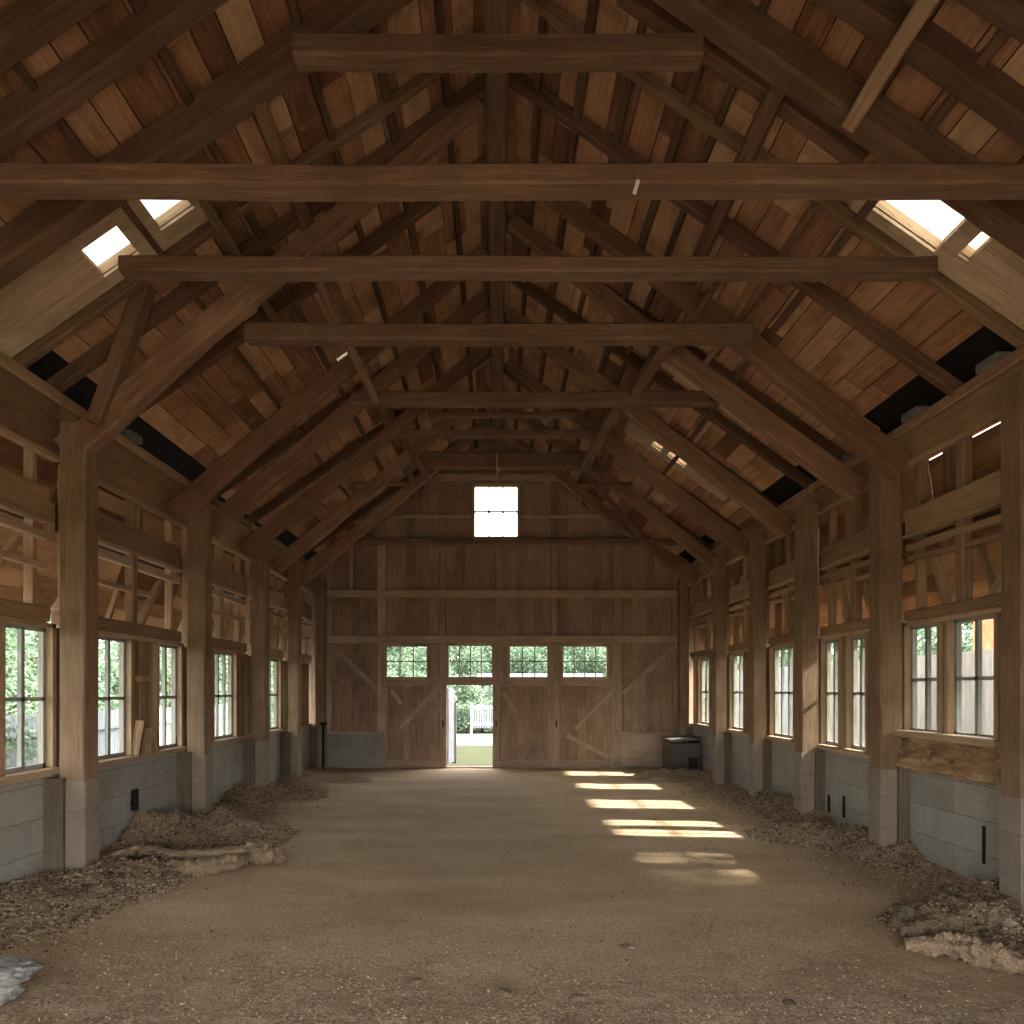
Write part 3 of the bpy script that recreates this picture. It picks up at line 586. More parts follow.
# door leaves
def leaf(num, x0, x1, wx0, wx1, diags, handle_side, lab=None):
    a, b, zt = BX(x0), BX(x1), BZ(642.5)
    e = empty(f'door_{num}', ((a+b)/2, YB-.03, 0)); e['kind'] = 'structure'
    wa, wb, wc, wd = BX(wx0), BX(wx1), BZ(677), BZ(646)
    p = MB(); x = a
    while x < b-.01:
        x1_ = min(b, x+R.uniform(.13, .2))
        t = min(1, max(0, R.gauss(.45, .2)))
        for xa, xb, za, zb in cells(x+.002, x1_-.002, .0, zt-.02, [(wa-.05, wb+.05, wc-.05, wd+.05)]):
            if xb-xa > .003: p.box(xa, xb, YB-.05, YB-.02, za, zb, 'z', t)
        x = x1_
    for xa, xb, za, zb in cells(a, b, -.01, zt-.02, [(wa-.05, wb+.05, wc-.05, wd+.05)]): p.box(xa, xb, YB-.015, YB+.005, za, zb, 'z', .3)
    p.build('panel', M['back'], e)
    for nm, (xa, xb, za, zb, ax) in (('stile', (a, a+.13, .03, zt-.02, 'z')), ('stile', (b-.13, b, .03, zt-.02, 'z')), ('rail', (a+.13, b-.13, .03, .2, 'x')), ('rail', (a+.13, b-.13, BZ(686), BZ(679.5), 'x')), ('rail', (a+.13, b-.13, zt-.10, zt-.02, 'x'))):
        MB().box(xa, xb, YB-.075, YB-.048, za, zb, ax, R.uniform(.3, .6)).build(nm, M['backframe'], e)
    for (q0, r0, q1, r1) in diags:
        A = Vector((BX(q0), YB-.066, BZ(r0))); B = Vector((BX(q1), YB-.066, BZ(r1)))
        MB().bar(A, B, .03, .10, Vector((0, 1, 0)).cross(B-A), .6, ch=.05).build('brace', M['backframe'], e)
    gwin(0, wx0, 646, wx1, 677, 4 if wx1-wx0 > 40 else 3, 2, parent=e, yy=YB-.04)
    hx = b-.06 if handle_side > 0 else a+.06
    MB().box(hx-.015, hx+.015, YB-.11, YB-.075, .95, 1.1, 'z').build('handle', M['soot'], e)
    return e
leaf(1, 382, 446, 387, 427, [(401, 728, 440, 687), (392, 690, 402, 704)], 1)
leaf(2, 493.6, 553.3, 510, 547, [(503, 692, 518, 716)], -1)
leaf(3, 553.4, 617.3, 563, 606, [(575, 729, 613, 689), (566, 735, 608, 757)], -1)
# door frame of the opening
fr = MB(); a, b, t = BX(446), BX(493.5), BZ(685)
fr.box(a-.05, a+.02, YB-.09, YB+.1, 0, t+.05, 'z', .6); fr.box(b-.02, b+.06, YB-.09, YB+.1, 0, t+.05, 'z', .5); fr.box(a-.05, b+.05, YB-.09, YB+.1, t-.0, BZ(679), 'x', .6)
fr.box(a, b, YB-.05, YB+.15, -.03, .03, 'x', .9)
struct(fr.build('door_frame', M['backframe']))
# inner leaf standing open against the left jamb, seen edge on outside
e = empty('door_4', (a+.1, YB+.12, 0)); e['kind'] = 'structure'
MB().bar((a+.03, YB+.12, .95), (a+.13, YB+.75, .95), .04, 1.75, (0, 0, 1), .8, ch=0).build('panel', M['fence'], e)
MB().bar((a+.15, YB+.78, .03), (a+.15, YB+.78, 1.5), .1, .1, (0, 1, 0), .8, ch=.05).build('stile', M['fence'], e)

# dark wooden trough in the far right corner
e = tag(empty('feed_box', (4.05, 15.4, 0)), 'dark weathered open wooden box in the far right corner', 'box')
bx0, bx1 = 3.72, 4.34
for nm, m_ in (('side', MB().box(bx0, bx0+.05, 14.95, 15.7, 0, .66, 'y')), ('side', MB().box(bx1-.05, bx1, 14.95, 15.7, 0, .66, 'y')), ('back_board', MB().box(bx0, bx1, 15.65, 15.7, 0, .7, 'x')),
               ('front_board', MB().box(bx0, bx1, 14.93, 14.97, .42, .66, 'x')), ('shelf', MB().box(bx0, bx1, 14.95, 15.68, .36, .41, 'x')), ('floor_board', MB().box(bx0, bx1, 14.95, 15.68, .02, .06, 'x')), ('lid', MB().bar((bx0-.03, 15.3, .72), (bx1, 15.3, .76), .8, .05, (0, 0, 1), .5, jit=.01))):
    m_.build(nm, M['box'], e)
tag(MB().bar((-3.86, 15.55, 0), (-3.86, 15.55, 1.02), .05, .05, (0, 1, 0), .5, jit=.01).bar((-3.92, 15.5, 1.05), (-3.78, 15.55, 1.05), .1, .07, (0, 0, 1), .9, ch=.2).build('standpipe', M['soot']), 'thin dark standpipe with a pale tap head in the far left corner', 'pipe')
# dark vent on the left block wall and the white knot on the wall between windows
e = tag(empty('wall_vent', (-4.19, 8.1, .55)), 'small black vent on the left concrete block wall between two posts', 'vent')
vv = MB(); c = Vector((-4.195, 8.15, EYE+(HY-799)*8.15/F))
for i in range(6):
    pass
vv.bar(c+Vector((0, -.05, -.12)), c+Vector((0, -.05, .12)), .05, .13, (0, 1, 0), .5, jit=.03, ch=.35)
vv.build('plate', M['soot'], e)
MB().bar(c+Vector((.03, -.1, .03)), c+Vector((.05, -.2, -.02)), .04, .05, (0, 0, 1), .5, jit=.03, ch=.3).build('lever', M['soot'], e)
tag(MB().bar((-4.2, 8.2, 1.93), (-4.17, 8.34, 1.94), .1, .07, (0, 0, 1), .6, jit=.05, ch=.3).build('rag', M['lath']), 'small pale rag caught on the boards between two left windows', 'rag')
# splintered lower end of the boards between the two left windows
tag(MB().bar((-4.14, 8.02, 1.05), (-4.1, 8.06, 1.45), .1, .05, (0, 1, 0), .3, jit=.06).bar((-4.13, 8.2, 1.04), (-4.14, 8.3, 1.35), .12, .05, (0, 1, 0), .7, jit=.06).bar((-4.12, 8.4, 1.04), (-4.14, 8.36, 1.3), .09, .05, (0, 1, 0), .6, jit=.06).build('splintered_board', M['rough']), 'splintered boards at the sill between the second and third left windows', 'boards')

# front gable behind the camera, added unseen; doorway sized for fill light
mb = MB(); x = -4.5
while x < 4.7:
    x1 = x+.2
    for xa, xb, za, zb in cells(x+.001, x1-.001, -.1, roof_z(x+.1)+.1, [(-FW, FW, -1, FH)]): mb.box(xa, xb, YF-.05, YF, za, zb, 'z')
    x = x1
struct(mb.build('wall_front', M['back'], loc=(0, YF, 0)))
# ------------------------------------------------------------------ floor and mounds
def fbm(x, y, s): return noise.fractal(Vector((x*s, y*s, 3.3)), .9, 2.1, 5)
def grid_obj(name, xs, ys, hf, mat, cat=None):
    nx, ny = len(xs), len(ys); v = [(x, y, hf(x, y)) for y in ys for x in xs]
    f = [(j*nx+i, j*nx+i+1, (j+1)*nx+i+1, (j+1)*nx+i) for j in range(ny-1) for i in range(nx-1)]
    me = bpy.data.meshes.new(name); me.from_pydata(v, [], f); me.materials.append(mat)
    me.polygons.foreach_set('use_smooth', [True]*len(f)); me.update()
    o = bpy.data.objects.new(name, me); C.objects.link(o); return o
def drift(x, y):          # loose material banked along both walls, and the churned foreground
    a = 0
    l = max(0, 1-(x+4.25)/1.1) if x < 0 else 0
    r = max(0, 1-(4.45-x)/0.9) if x > 0 else 0
    a += .13*l*l*(1 if y < 12 else .7) + .06*r*r
    return a
def fh(x, y):
    a = drift(x, y) + .012*fbm(x, y, .8)
    near = max(0, min(1, (5.0-y)/1.6)) + min(1, drift(x, y)*12)
    return a + near*(.016*fbm(x, y, 7)+.012*fbm(x, y, 3)) + max(0, min(1, (4.4-y)/1.2))*.02*abs(fbm(x+5, y, 4.5))
ys = []; y = YF
while y < YB+.2: ys.append(y); y += .035 if 2 < y < 8 else .08
xs = list(np.linspace(-4.3, 4.5, 200))
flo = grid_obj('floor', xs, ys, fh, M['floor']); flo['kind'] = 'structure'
MOUNDS = {}
def mound(name, pts, width, height, mat, lab, rough=.35, res=.035, freq=5.0, cat='pile', seed=0, loc_only=False):
    """heap along a polyline lying on the floor"""
    P = [Vector((a, b)) for a, b in pts]
    x0 = min(p.x for p in P)-width; x1 = max(p.x for p in P)+width; y0 = min(p.y for p in P)-width; y1 = max(p.y for p in P)+width
    def dist(q):
        best = 9
        for a, b in zip(P, P[1:]):
            t = max(0, min(1, (q-a).dot(b-a)/max(1e-6, (b-a).length_squared))); best = min(best, (q-(a+(b-a)*t)).length)
        return best
    nx = int((x1-x0)/res)+1; ny = int((y1-y0)/res)+1; idx = {}; v = []; f = []
    H = {}
    for j in range(ny):
        for i in range(nx):
            x = x0+i*res; y = y0+j*res; d = dist(Vector((x, y)))/width; d += .22*fbm(x+seed, y, 1.7)
            if d < 1.08 and -4.19 < x < 4.39:
                k = max(0, 1-d); k = k*k*(3-2*k)
                z = fh(x, y) - .03 + height*k*(1+1.5*rough*fbm(x+seed, y, freq)) + .045*min(1, k*6)*(1+.8*fbm(x, y+seed, 9)) + .02*fbm(x, y, 16)*min(1, k*5)
                idx[i, j] = len(v); v.append((x, y, z)); q_ = (round(x/.05), round(y/.05)); MOUNDS[q_] = max(MOUNDS.get(q_, -9), z)
    for j in range(ny-1):
        for i in range(nx-1):
            q = [(i, j), (i+1, j), (i+1, j+1), (i, j+1)]
            if all(p in idx for p in q): f.append(tuple(idx[p] for p in q))
    c = P[len(P)//2]; me = bpy.data.meshes.new(name); me.from_pydata([(a-c.x, b-c.y, z) for a, b, z in v], [], f); me.materials.append(mat)
    me.polygons.foreach_set('use_smooth', [True]*len(f)); me.update()
    o = bpy.data.objects.new(name, me); C.objects.link(o); o.location = (c.x, c.y, 0); tag(o, lab, cat); return o
def G0(px, py): d = F*EYE/(py-HY); return ((px-CX)*d/F, d)
mound('gravel_pile', [G0(-40, 935), G0(60, 900), G0(150, 872)], .62, .10, M['gravel'], 'low bank of loose gravel at the foot of the nearest left post', freq=6, seed=1)
mound('gravel_pile', [G0(150, 845), G0(205, 833), G0(250, 838)], .55, .22, M['gravel'], 'gravel heap against the left wall behind the long crusted cloth', freq=4, seed=2)
mound('gravel_pile', [G0(232, 805), G0(262, 797), G0(300, 796)], .5, .13, M['gravel'], 'dark rubble heap beside the third left post', seed=3)
mound('gravel_pile', [G0(300, 784), G0(330, 781), G0(352, 781)], .5, .10, M['gravel'], 'flat far rubble heap near the left rear corner', seed=4)
mound('gravel_pile', [G0(650, 779), G0(690, 779), G0(735, 783)], .6, .14, M['gravel'], 'far straw coloured heap at the right rear corner', seed=5)
mound('gravel_pile', [G0(770, 802), G0(815, 822)], .55, .14, M['gravel'], 'heap of debris at the third right post', seed=6)
mound('gravel_pile', [G0(790, 836), G0(850, 842), G0(905, 858)], .52, .11, M['gravel'], 'ridged gravel heap in front of the second right post', freq=7, seed=7)
mound('gravel_pile', [G0(925, 925), G0(985, 930), G0(1050, 950)], .30, .13, M['gravel'], 'lumpy dirt heap at the nearest right post, closest to the camera', freq=7, rough=.7, res=.02, seed=8)
mound('gravel_pile', [G0(950, 915), G0(1010, 900)], .28, .12, M['gravel'], 'narrow sandy ridge leading to the nearest right post', freq=6, res=.022, seed=9)
# folded crusted cloths and roots half buried
def tube(name, pts, rads, mat, lab, cat, squash=.6, seed=0, nseg=14):
    P = [Vector(p) for p in pts]; n = len(P)*22; nseg = 30; vs = []; fs = []
    def cat_(t):
        t = t*(len(P)-1); i = min(len(P)-2, int(t)); u = t-i
        a, b, c, d = P[max(0, i-1)], P[i], P[i+1], P[min(len(P)-1, i+2)]
        return .5*((2*b)+(c-a)*u+(2*a-5*b+4*c-d)*u*u+(3*b-a-3*c+d)*u**3), rads[i]+(rads[i+1]-rads[i])*u
    for i in range(n+1):
        q, r = cat_(i/n); q2, _ = cat_(min(1, i/n+.01)); q1, _ = cat_(max(0, i/n-.01)); ax = (q2-q1).normalized(); a = ax.cross(Vector((0, 0, 1))).normalized(); b = a.cross(ax)
        for j in range(nseg):
            t = 2*math.pi*j/nseg; L_ = i/22*3.2; rr = r*(1+.5*noise.noise(Vector((L_, math.cos(t)*1.4, math.sin(t)*1.4+seed)))+.3*noise.noise(Vector((L_*3, math.cos(t)*3.5, math.sin(t)*3.5+seed)))+.16*noise.noise(Vector((L_*9, math.cos(t)*8, math.sin(t)*8+seed))))
            vs.append(q+a*math.cos(t)*rr+b*math.sin(t)*rr*squash)
    for i in range(n):
        for j in range(nseg): fs.append((i*nseg+j, i*nseg+(j+1) % nseg, (i+1)*nseg+(j+1) % nseg, (i+1)*nseg+j))
    fs.append(tuple(reversed(range(nseg)))); fs.append(tuple(n*nseg+j for j in range(nseg)))
    o = MB().add(vs, fs, [tuple(v) for v in vs], .5).build(name, mat); o.data.polygons.foreach_set('use_smooth', [True]*len(o.data.polygons)); return tag(o, lab, cat)
def GP(px, py, z): d = F*(EYE-z)/(py-HY); return ((px-CX)*d/F, d, z)
tube('cloth_roll', [GP(100, 860, .09), GP(140, 851, .11), GP(180, 855, .09), GP(225, 853, .11), GP(262, 848, .10), GP(280, 850, .06)], [.05, .09, .07, .08, .11, .05], M['cloth'], 'long sand crusted cloth roll lying by the left wall', 'cloth', seed=1)
tube('dirt_clod', [GP(150, 866, .04), GP(185, 869, .05), GP(215, 866, .06), GP(245, 860, .05)], [.06, .10, .11, .06], M['gravel'], 'dark clumped dirt along the front of the crusted cloth roll', 'clod', seed=3, squash=.8)
tube('dirt_clod', [GP(252, 856, .06), GP(268, 855, .09), GP(284, 858, .04)], [.06, .10, .05], M['gravel'], 'dark clod at the right end of the crusted cloth roll', 'clod', seed=4, squash=.9)
tube('cloth_roll', [GP(770, 830, .07), GP(810, 829, .10), GP(850, 831, .06)], [.06, .11, .05], M['cloth'], 'grey crusted cloth roll before the third right post', 'cloth', seed=5)
tube('root', [GP(900, 932, .05), GP(935, 925, .09), GP(985, 912, .10), GP(1030, 898, .08)], [.03, .07, .08, .07], M['gravel'], 'sand covered log leading to the nearest right post', 'log', seed=6, squash=.9)
tube('root', [GP(905, 945, .05), GP(950, 946, .08), GP(990, 955, .08), GP(1035, 968, .06)], [.04, .08, .09, .06], M['gravel'], 'lumpy dirt ridge in front of the sand covered log', 'log', seed=7, squash=.9)
def rock(name, c, r, mat, lab, cat='rock', flat=(1, 1, 1), seed=0, sub=4, rot=0):
    import bmesh
    bm = bmesh.new(); bmesh.ops.create_icosphere(bm, subdivisions=sub, radius=1)
    for v in bm.verts:
        p = v.co.copy(); k = 1+.28*noise.noise(p*1.3+Vector((seed, 0, 0)))+.16*noise.noise(p*4+Vector((seed, 0, 0)))+.08*noise.noise(p*10+Vector((seed, 0, 0)))
        m = max(abs(p.x), abs(p.y), abs(p.z)); k *= .75+.25/m*.8
        v.co = Vector((p.x*flat[0], p.y*flat[1], p.z*flat[2]))*k*r
    me = bpy.data.meshes.new(name); bm.to_mesh(me); bm.free(); me.materials.append(mat)
    o = bpy.data.objects.new(name, me); C.objects.link(o); o.location = c; o.rotation_euler = (0, 0, rot); return tag(o, lab, cat)
rock('rock', GP(903, 911, .2), .065, M['stone'], 'small dark rock standing on the sand at lower right', seed=3)
rock('concrete_chunk', GP(-6, 972, .17), .2, M['rubble'], 'flat pale chunk of broken concrete on top at the lower left edge', 'rubble', (1.1, .8, .33), 4)
rock('concrete_chunk', GP(-12, 990, .075), .19, M['rubble'], 'pale chunk of broken concrete underneath the flat one at the lower left edge', 'rubble', (.95, .7, .4), 9)
rock('concrete_chunk', (GP(1030, 962, .06)), .11, M['cloth'], 'flat tan stone at the lower right edge', 'rubble', (1.3, .9, .35), 12)
MORE = []
M['clod'] = plain('dark_clod', (0.13, 0.095, 0.062), 0.95, ns=25, amt=0.5)
for (px, py, lab) in ((628, 947, 'small tuft of straw on the sand right of centre'), (578, 998, 'dark dirt clod at the bottom centre right'), (505, 992, 'dark dirt clod at the bottom centre'), (415, 982, 'flat crumb of dirt at the bottom left of centre'), (790, 1004, 'dark dirt clod at the bottom right')):
    rock('dirt_clod', GP(px, py, fh(*G0(px, py))+.008), .034, M['clod'], lab, 'clod', (1.7, .9, .55), px*.37, rot=px)
    for q_ in range(5):
        MORE.append((G0(px, py)[0]+R.gauss(0, .07), G0(px, py)[1]+R.gauss(0, .05)))
# pebbles and crumbs scattered over the floor: one uncountable scatter
def scatter(name, n, fn, smin, smax, mat, lab):
    ico = [(0, 0, 1), (.9, 0, .1), (.2, .85, -.1), (-.8, .5, .1), (-.7, -.6, -.1), (.3, -.9, .1), (0, 0, -1)]
    fc = [(0, 1, 2), (0, 2, 3), (0, 3, 4), (0, 4, 5), (0, 5, 1), (6, 2, 1), (6, 3, 2), (6, 4, 3), (6, 5, 4), (6, 1, 5)]
    V = []; Fs = []; T = []; B = np.array(ico)
    for k in range(n):
        x, y = fn(); s_ = R.uniform(smin, smax); a = R.random()*6.28; ca, sa_ = math.cos(a), math.sin(a)
        b = B*np.array([s_*R.uniform(.7, 1.6), s_*R.uniform(.6, 1.1), s_*R.uniform(.4, .8)])
        q = np.stack([b[:, 0]*ca-b[:, 1]*sa_, b[:, 0]*sa_+b[:, 1]*ca, b[:, 2]], 1)+np.array([x, y, max(fh(x, y), MOUNDS.get((round(x/.05), round(y/.05)), -9))+s_*.2])
        o = len(V)*1; base = k*7; V.append(q); Fs += [(base+i, base+j, base+l) for i, j, l in fc]; T += [R.random()]*7
    V = np.concatenate(V); me = bpy.data.meshes.new(name); me.from_pydata(V.tolist(), [], Fs)
    at = me.attributes.new('gv', 'FLOAT_VECTOR', 'POINT'); at.data.foreach_set('vector', V.astype(np.float32).ravel())
    at = me.attributes.new('tint', 'FLOAT', 'POINT'); at.data.foreach_set('value', np.array(T, dtype=np.float32)); me.materials.append(mat); me.update()
    o = bpy.data.objects.new(name, me); C.objects.link(o); return tag(o, lab, 'gravel', kind='stuff')
M['pebble'] = wood('pebble_mix', (0.08, 0.055, 0.035), (0.24, 0.17, 0.11), (0.50, 0.38, 0.26), grain=.4, spread=1.1, stain=.2)
def near_pt():
    while True:
        y = 2.2+R.random()**1.6*3.2; x = R.uniform(-.78, .82)*y
        if -4.1 < x < 4.3 and R.random() < .25+.75*max(0, min(1, .5+1.2*fbm(x, y, 1.1)+(4.2-y)*.5)): return x, y
def left_pt():
    while True:
        y = R.uniform(3.8, 13); x = -4.17+abs(R.gauss(0, .5))
        if x < -2.6: return x, y
def right_pt():
    while True:
        y = R.uniform(4.5, 15.5); x = 4.37-abs(R.gauss(0, .5))
        if x > 2.6: return x, y
def mid_pt(): return R.uniform(-3.8, 4.1), R.uniform(4, 15.5)
scatter('gravel', 22000, near_pt, .004, .0095, M['pebble'], 'fine gravel and crumbs strewn over the foreground floor')
scatter('gravel', 9000, left_pt, .006, .017, M['pebble'], 'loose gravel along the foot of the left wall')
scatter('gravel', 8000, right_pt, .006, .017, M['pebble'], 'loose gravel along the foot of the right wall')
MK = [k for k in MOUNDS if k[1]*.05 < 13]
def mound_pt():
    k = R.choice(MK); return (k[0]+R.uniform(-.5, .5))*.05, (k[1]+R.uniform(-.5, .5))*.05
scatter('gravel', 22000, mound_pt, .006, .02, M['pebble'], 'coarse crumbs and straw covering the heaps along the walls')
scatter('gravel', 1200, mid_pt, .005, .014, M['pebble'], 'sparse dark crumbs over the open middle of the floor')

# ------------------------------------------------------------------ outside
go = MB(); go.box(-60, 60, -30, 80, -.25, -.12, 'y', .5)
o = struct(go.build('ground_outside', M['lawn'], loc=(0, 0, -.25)))
rd = MB(); rd.box(-40, 40, 24, 30, -.12, -.09, 'x', .5); struct(rd.build('road', M['road'], loc=(0, 27, -.12)))
rd = MB(); rd.box(-14, 14, -16, YF-.3, -.12, -.08, 'x', .5); struct(rd.build('bounce_yard', M['bounce_yard'], loc=(0, -8, -.12)))  # unseen ground behind the camera, added to bounce light onto the roof
rd = MB(); rd.box(-9.5, -5.2, 1, 22, -.12, -.1, 'y', .5); struct(rd.build('path_beside_barn', M['road'], loc=(-7, 10, -.12)))
def fence(name, x, y0, y1, h, lab):
    e = tag(empty(name, (x, (y0+y1)/2, -.12)), lab, 'fence'); mb = MB(); y = y0
    while y < y1: mb.box(x, x+.03, y+.004, y+.14, -.05, h+R.uniform(-.01, .01), 'z'); y += .146
    mb.build('boards', M['fence'], e)
    MB().box(x+.03, x+.09, y0, y1, h-.4, h-.3, 'y').build('rail', M['fence'], e); MB().box(x+.03, x+.09, y0, y1, .3, .4, 'y').build('rail', M['fence'], e)
    y = y0
    while y <= y1: MB().box(x+.03, x+.13, y, y+.1, -.12, h, 'z').build('fence_post', M['fence'], e); y += (y1-y0)/4-.03
fence('board_fence', 7.4, 4.5, 24, 2.4, 'tall white board fence outside the right windows')
fence('board_fence', -8.6, 7.5, 22, 1.35, 'low white board fence outside the left windows')
# pale house beyond the road
e = tag(empty('house', (2, 33, 0)), 'pale house seen beyond the road through the open doorway', 'house')
MB().box(-.6, 4.5, 32, 36, -.1, 2.0, 'x').build('wall', M['house'], e)
MB().bar((-.9, 34, 2.3), (4.8, 34, 2.3), 4.6, .5, (0, 0, 1), .5, ch=.3).build('roof', M['grey'], e)
MB().box(.2, 1.2, 31.95, 32, .6, 1.6, 'x').build('window', M['soot'], e)
tag(MB().box(10.2, 10.26, 13.9, 15.0, 1.9, 3.3, 'y').box(10.2, 10.26, 14.4, 14.5, -.1, 1.9, 'z').build('orange_sign', M['orange']), 'plain orange board on a pole behind the white fence', 'board')
tag(MB().box(-1.3, -1.22, 20.9, 21, -.1, 1.25, 'z').build('gate_post', M['fence']), 'white gate post on the grass outside the doorway', 'post')
e = tag(empty('garden_gate', (-.55, 28.5, -.1)), 'pale slatted gate panel beyond the grass outside the doorway', 'gate')
mb = MB()
for q in range(9): mb.box(-1.0+q*.1, -.94+q*.1, 28.48, 28.52, .25, 1.2, 'z')
mb.build('slats', M['fence'], e); MB().box(-1.05, -.05, 28.44, 28.48, 1.02, 1.12, 'x').build('rail', M['fence'], e); MB().box(-1.05, -.05, 28.44, 28.48, .35, .45, 'x').build('rail', M['fence'], e)
MB().box(-1.08, -1.0, 28.45, 28.55, -.15, 1.3, 'z').build('gate_stile', M['fence'], e); MB().box(-.1, -.02, 28.45, 28.55, -.15, 1.3, 'z').build('gate_stile', M['fence'], e)
# trees
def tree_meshes(seed, n, h, rad):
    rr = random.Random(seed); V = []; Fq = []; T = []
    cl = []
    for k in range(46):
        a = rr.random()*6.28; u = rr.random(); z = h*(.10+.88*u); r = rad*math.sin(math.pi*(.18+.78*u))*rr.random()**.4; cl.append((r*math.cos(a), r*math.sin(a), z, rad*rr.uniform(.22, .42)))
    for k in range(n):
        c = cl[rr.randrange(len(cl))]; v = Vector((rr.gauss(0, 1), rr.gauss(0, 1), rr.gauss(0, .8))).normalized()*c[3]*rr.random()**.35
        p = Vector(c[:3])+v; s_ = rr.uniform(.05, .11)
        a = Vector((rr.gauss(0, 1), rr.gauss(0, 1), rr.gauss(0, .6))).normalized(); b = a.cross(Vector((rr.gauss(0, 1), rr.gauss(0, 1), rr.gauss(0, 1)))).normalized()
        i = len(V); V += [p-a*s_, p-b*s_*.55, p+a*s_, p+b*s_*.55]; Fq.append((i, i+1, i+2, i+3)); T += [min(1, max(0, rr.gauss(.5, .25)))]*4
    me = bpy.data.meshes.new('crown'); me.from_pydata([tuple(v) for v in V], [], Fq)
    at = me.attributes.new('tint', 'FLOAT', 'POINT'); at.data.foreach_set('value', np.array(T, dtype=np.float32)); me.materials.append(M['leaf'])
    mb = MB().bar((0, 0, -.2), (0, 0, h*.8), .2, .2, (0, 1, 0), .5, jit=.05, ch=.3, taper=.35)
    for k in range(9):
        c = cl[k*4]; z0 = min(h*.55, c[2]*.6); mb.bar((0, 0, z0), c[:3], .07, .07, (0, .1, 1), .5, jit=.03, ch=.3, taper=.4)
    tmp = mb.build('trunk', M['bark'], loc=(0, 0, 0)); tm = tmp.data; bpy.data.objects.remove(tmp)
    return me, tm
TM = [tree_meshes(1, 9000, 5.6, 2.1), tree_meshes(2, 9000, 4.8, 2.4), tree_meshes(3, 5000, 3.0, 1.6)]
def tree(x, y, k, sc, lab, grp):
    e = empty('tree' if k < 2 else 'shrub', (x, y, -.12)); e.rotation_euler = (0, 0, R.random()*6.28); e.scale = (sc,)*3; tag(e, lab, 'tree' if k < 2 else 'shrub', grp)
    for nm, me in zip(('crown', 'trunk'), TM[k]):
        o = bpy.data.objects.new(nm, me); C.objects.link(o); o.parent = e
for i in range(16): tree(-11.5-R.uniform(0, 2.5), 9+i*2.6, R.choice((0, 1)), R.uniform(.85, 1.1), 'leafy green tree outside beyond the left windows', 'trees beyond the left wall')
for i in range(12): tree(-9.9-R.uniform(0, .6), 10+i*2.3, 2, R.uniform(.7, .95), 'leafy green shrub behind the low fence outside the left windows', 'shrubs beyond the left wall')
for i in range(11): tree(12.2+R.uniform(0, 2.5), 12+i*2.9, R.choice((0, 1)), R.uniform(.8, 1.0), 'leafy green tree behind the tall white fence outside the right windows', 'trees beyond the right wall')
for (x_, y_, k_) in ((9.6, 0.6, 0), (9.5, 2.8, 0), (9.7, 5.0, 0), (11.6, 1.6, 0), (11.8, 4.2, 0), (9.6, -1.6, 1)): tree(x_, y_, k_, 1.4, 'leafy green tree added out of view to keep sun off the nearest right windows', 'trees beyond the right wall')  # unseen trees added to block the sun at the near windows
for i in range(11): tree(-13+i*2.6, 37+R.uniform(0, 3), R.choice((0, 1)), R.uniform(.95, 1.15), 'leafy green tree beyond the road behind the rear gable', 'trees behind the barn')
for i in range(12): tree(-15+i*2.7, 43+R.uniform(0, 2), R.choice((0, 1)), R.uniform(1.15, 1.3), 'leafy green tree beyond the road behind the rear gable', 'trees behind the barn')
for i in range(5): tree(-5+i*1.25, 31.3+R.uniform(0, .6), 2, R.uniform(.7, .9), 'green shrub beyond the road behind the rear gable', 'shrubs behind the barn')

# ------------------------------------------------------------------ light
w = bpy.data.worlds.new('sky'); bpy.context.scene.world = w; w.use_nodes = True; nt = w.node_tree; nt.nodes.clear()
out = nt.nodes.new('ShaderNodeOutputWorld'); bg = nt.nodes.new('ShaderNodeBackground'); sk = nt.nodes.new('ShaderNodeTexSky'); sk.sky_type = 'NISHITA'
SUN_EL, SUN_AZ = math.radians(38), math.radians(96)       # azimuth from +Y toward +X
sk.sun_disc = False; sk.sun_elevation = SUN_EL; sk.sun_rotation = SUN_AZ; sk.air_density = 1.0; sk.dust_density = 2.5; sk.ozone_density = 1.0
mx = nt.nodes.new('ShaderNodeMix'); mx.data_type = 'RGBA'; mx.inputs[0].default_value = .6; mx.inputs[7].default_value = (7.2, 7.0, 6.6, 1)
nt.links.new(sk.outputs[0], mx.inputs[6]); nt.links.new(mx.outputs[2], bg.inputs[0]); bg.inputs[1].default_value = 0.6; nt.links.new(bg.outputs[0], out.inputs[0])
su = bpy.data.lights.new('sun', 'SUN'); su.energy = 10; su.angle = math.radians(2.2); su.color = (1, .95, .88)
so = bpy.data.objects.new('sun', su); C.objects.link(so)
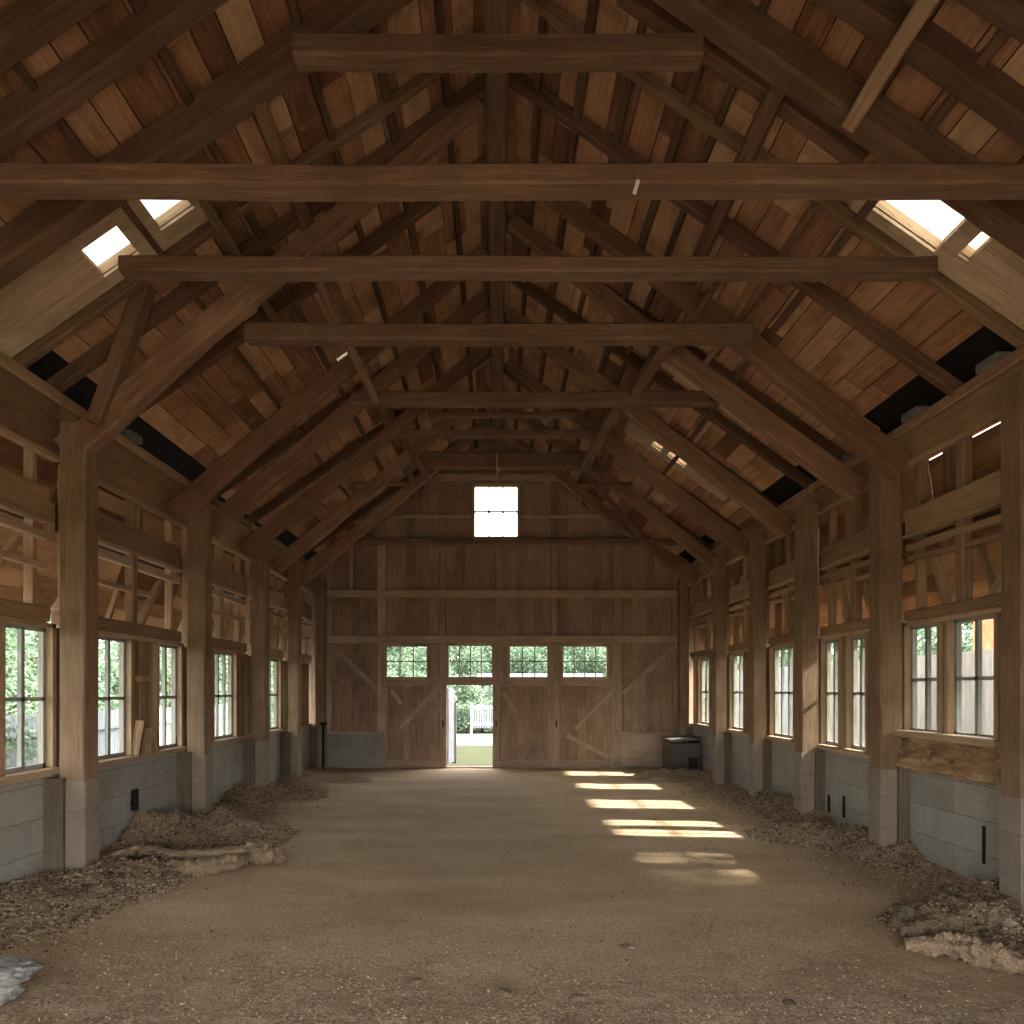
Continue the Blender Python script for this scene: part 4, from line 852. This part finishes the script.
dv = Vector((math.sin(SUN_AZ)*math.cos(SUN_EL), math.cos(SUN_AZ)*math.cos(SUN_EL), math.sin(SUN_EL))); so.rotation_euler = dv.to_track_quat('Z', 'Y').to_euler(); so.location = (20, 0, 20)

# ------------------------------------------------------------------ camera
cam = bpy.data.cameras.new('camera'); cam.sensor_width = 36; cam.lens = F/1024*36; cam.shift_x = (512-CX)/1024; cam.shift_y = (HY-512)/1024; cam.clip_start = .05
co = bpy.data.objects.new('camera', cam); C.objects.link(co); co.location = (0, 0, EYE); co.rotation_euler = (math.pi/2, 0, 0)
sc = bpy.context.scene; sc.camera = co
vs = sc.view_settings; vs.view_transform = 'Standard'; vs.look = 'None'; vs.gamma = 1; vs.use_curve_mapping = False; vs.exposure = 1.64
sc.cycles.max_bounces = 10; sc.cycles.diffuse_bounces = 6; sc.cycles.transparent_max_bounces = 16

# repeats share a group
PL = {'rafter': 'rafters', 'tie_beam': 'tie beams across the barn', 'post': 'timber posts', 'brace': 'roof braces', 'purlin': 'roof purlins', 'batten': 'roof battens', 'stud': 'studs', 'strut': 'slanting struts',
      'lath': 'laths and light trims', 'rail_board': 'rail boards', 'wall_plate': 'plate boards', 'plate_cap': 'plate cap boards', 'window_header': 'window headers', 'sill_board': 'sill boards', 'gravel_pile': 'gravel heaps',
      'skylight': 'skylights in the roof', 'plank_strip': 'pale plank strips', 'concrete_block': 'grey blocks at the eaves', 'dirt_clod': 'dirt clods on the floor', 'concrete_chunk': 'stone chunks at the floor edges', 'broken_board': 'torn boards', 'board_fence': 'white fences'}
for o in bpy.data.objects:
    b = o.name.split('.')[0]
    if o.parent is None and 'label' in o and 'group' not in o and b in PL:
        l = o['label']; g = PL[b]
        if b in ('rafter', 'post', 'purlin', 'batten', 'stud', 'strut', 'lath', 'rail_board', 'wall_plate', 'plate_cap', 'window_header', 'sill_board', 'gravel_pile', 'plank_strip', 'skylight'):
            g += ' of the rear gable' if 'gable' in l else (' on the left side' if 'left' in l else (' on the right side' if 'right' in l else ''))
        o['group'] = g
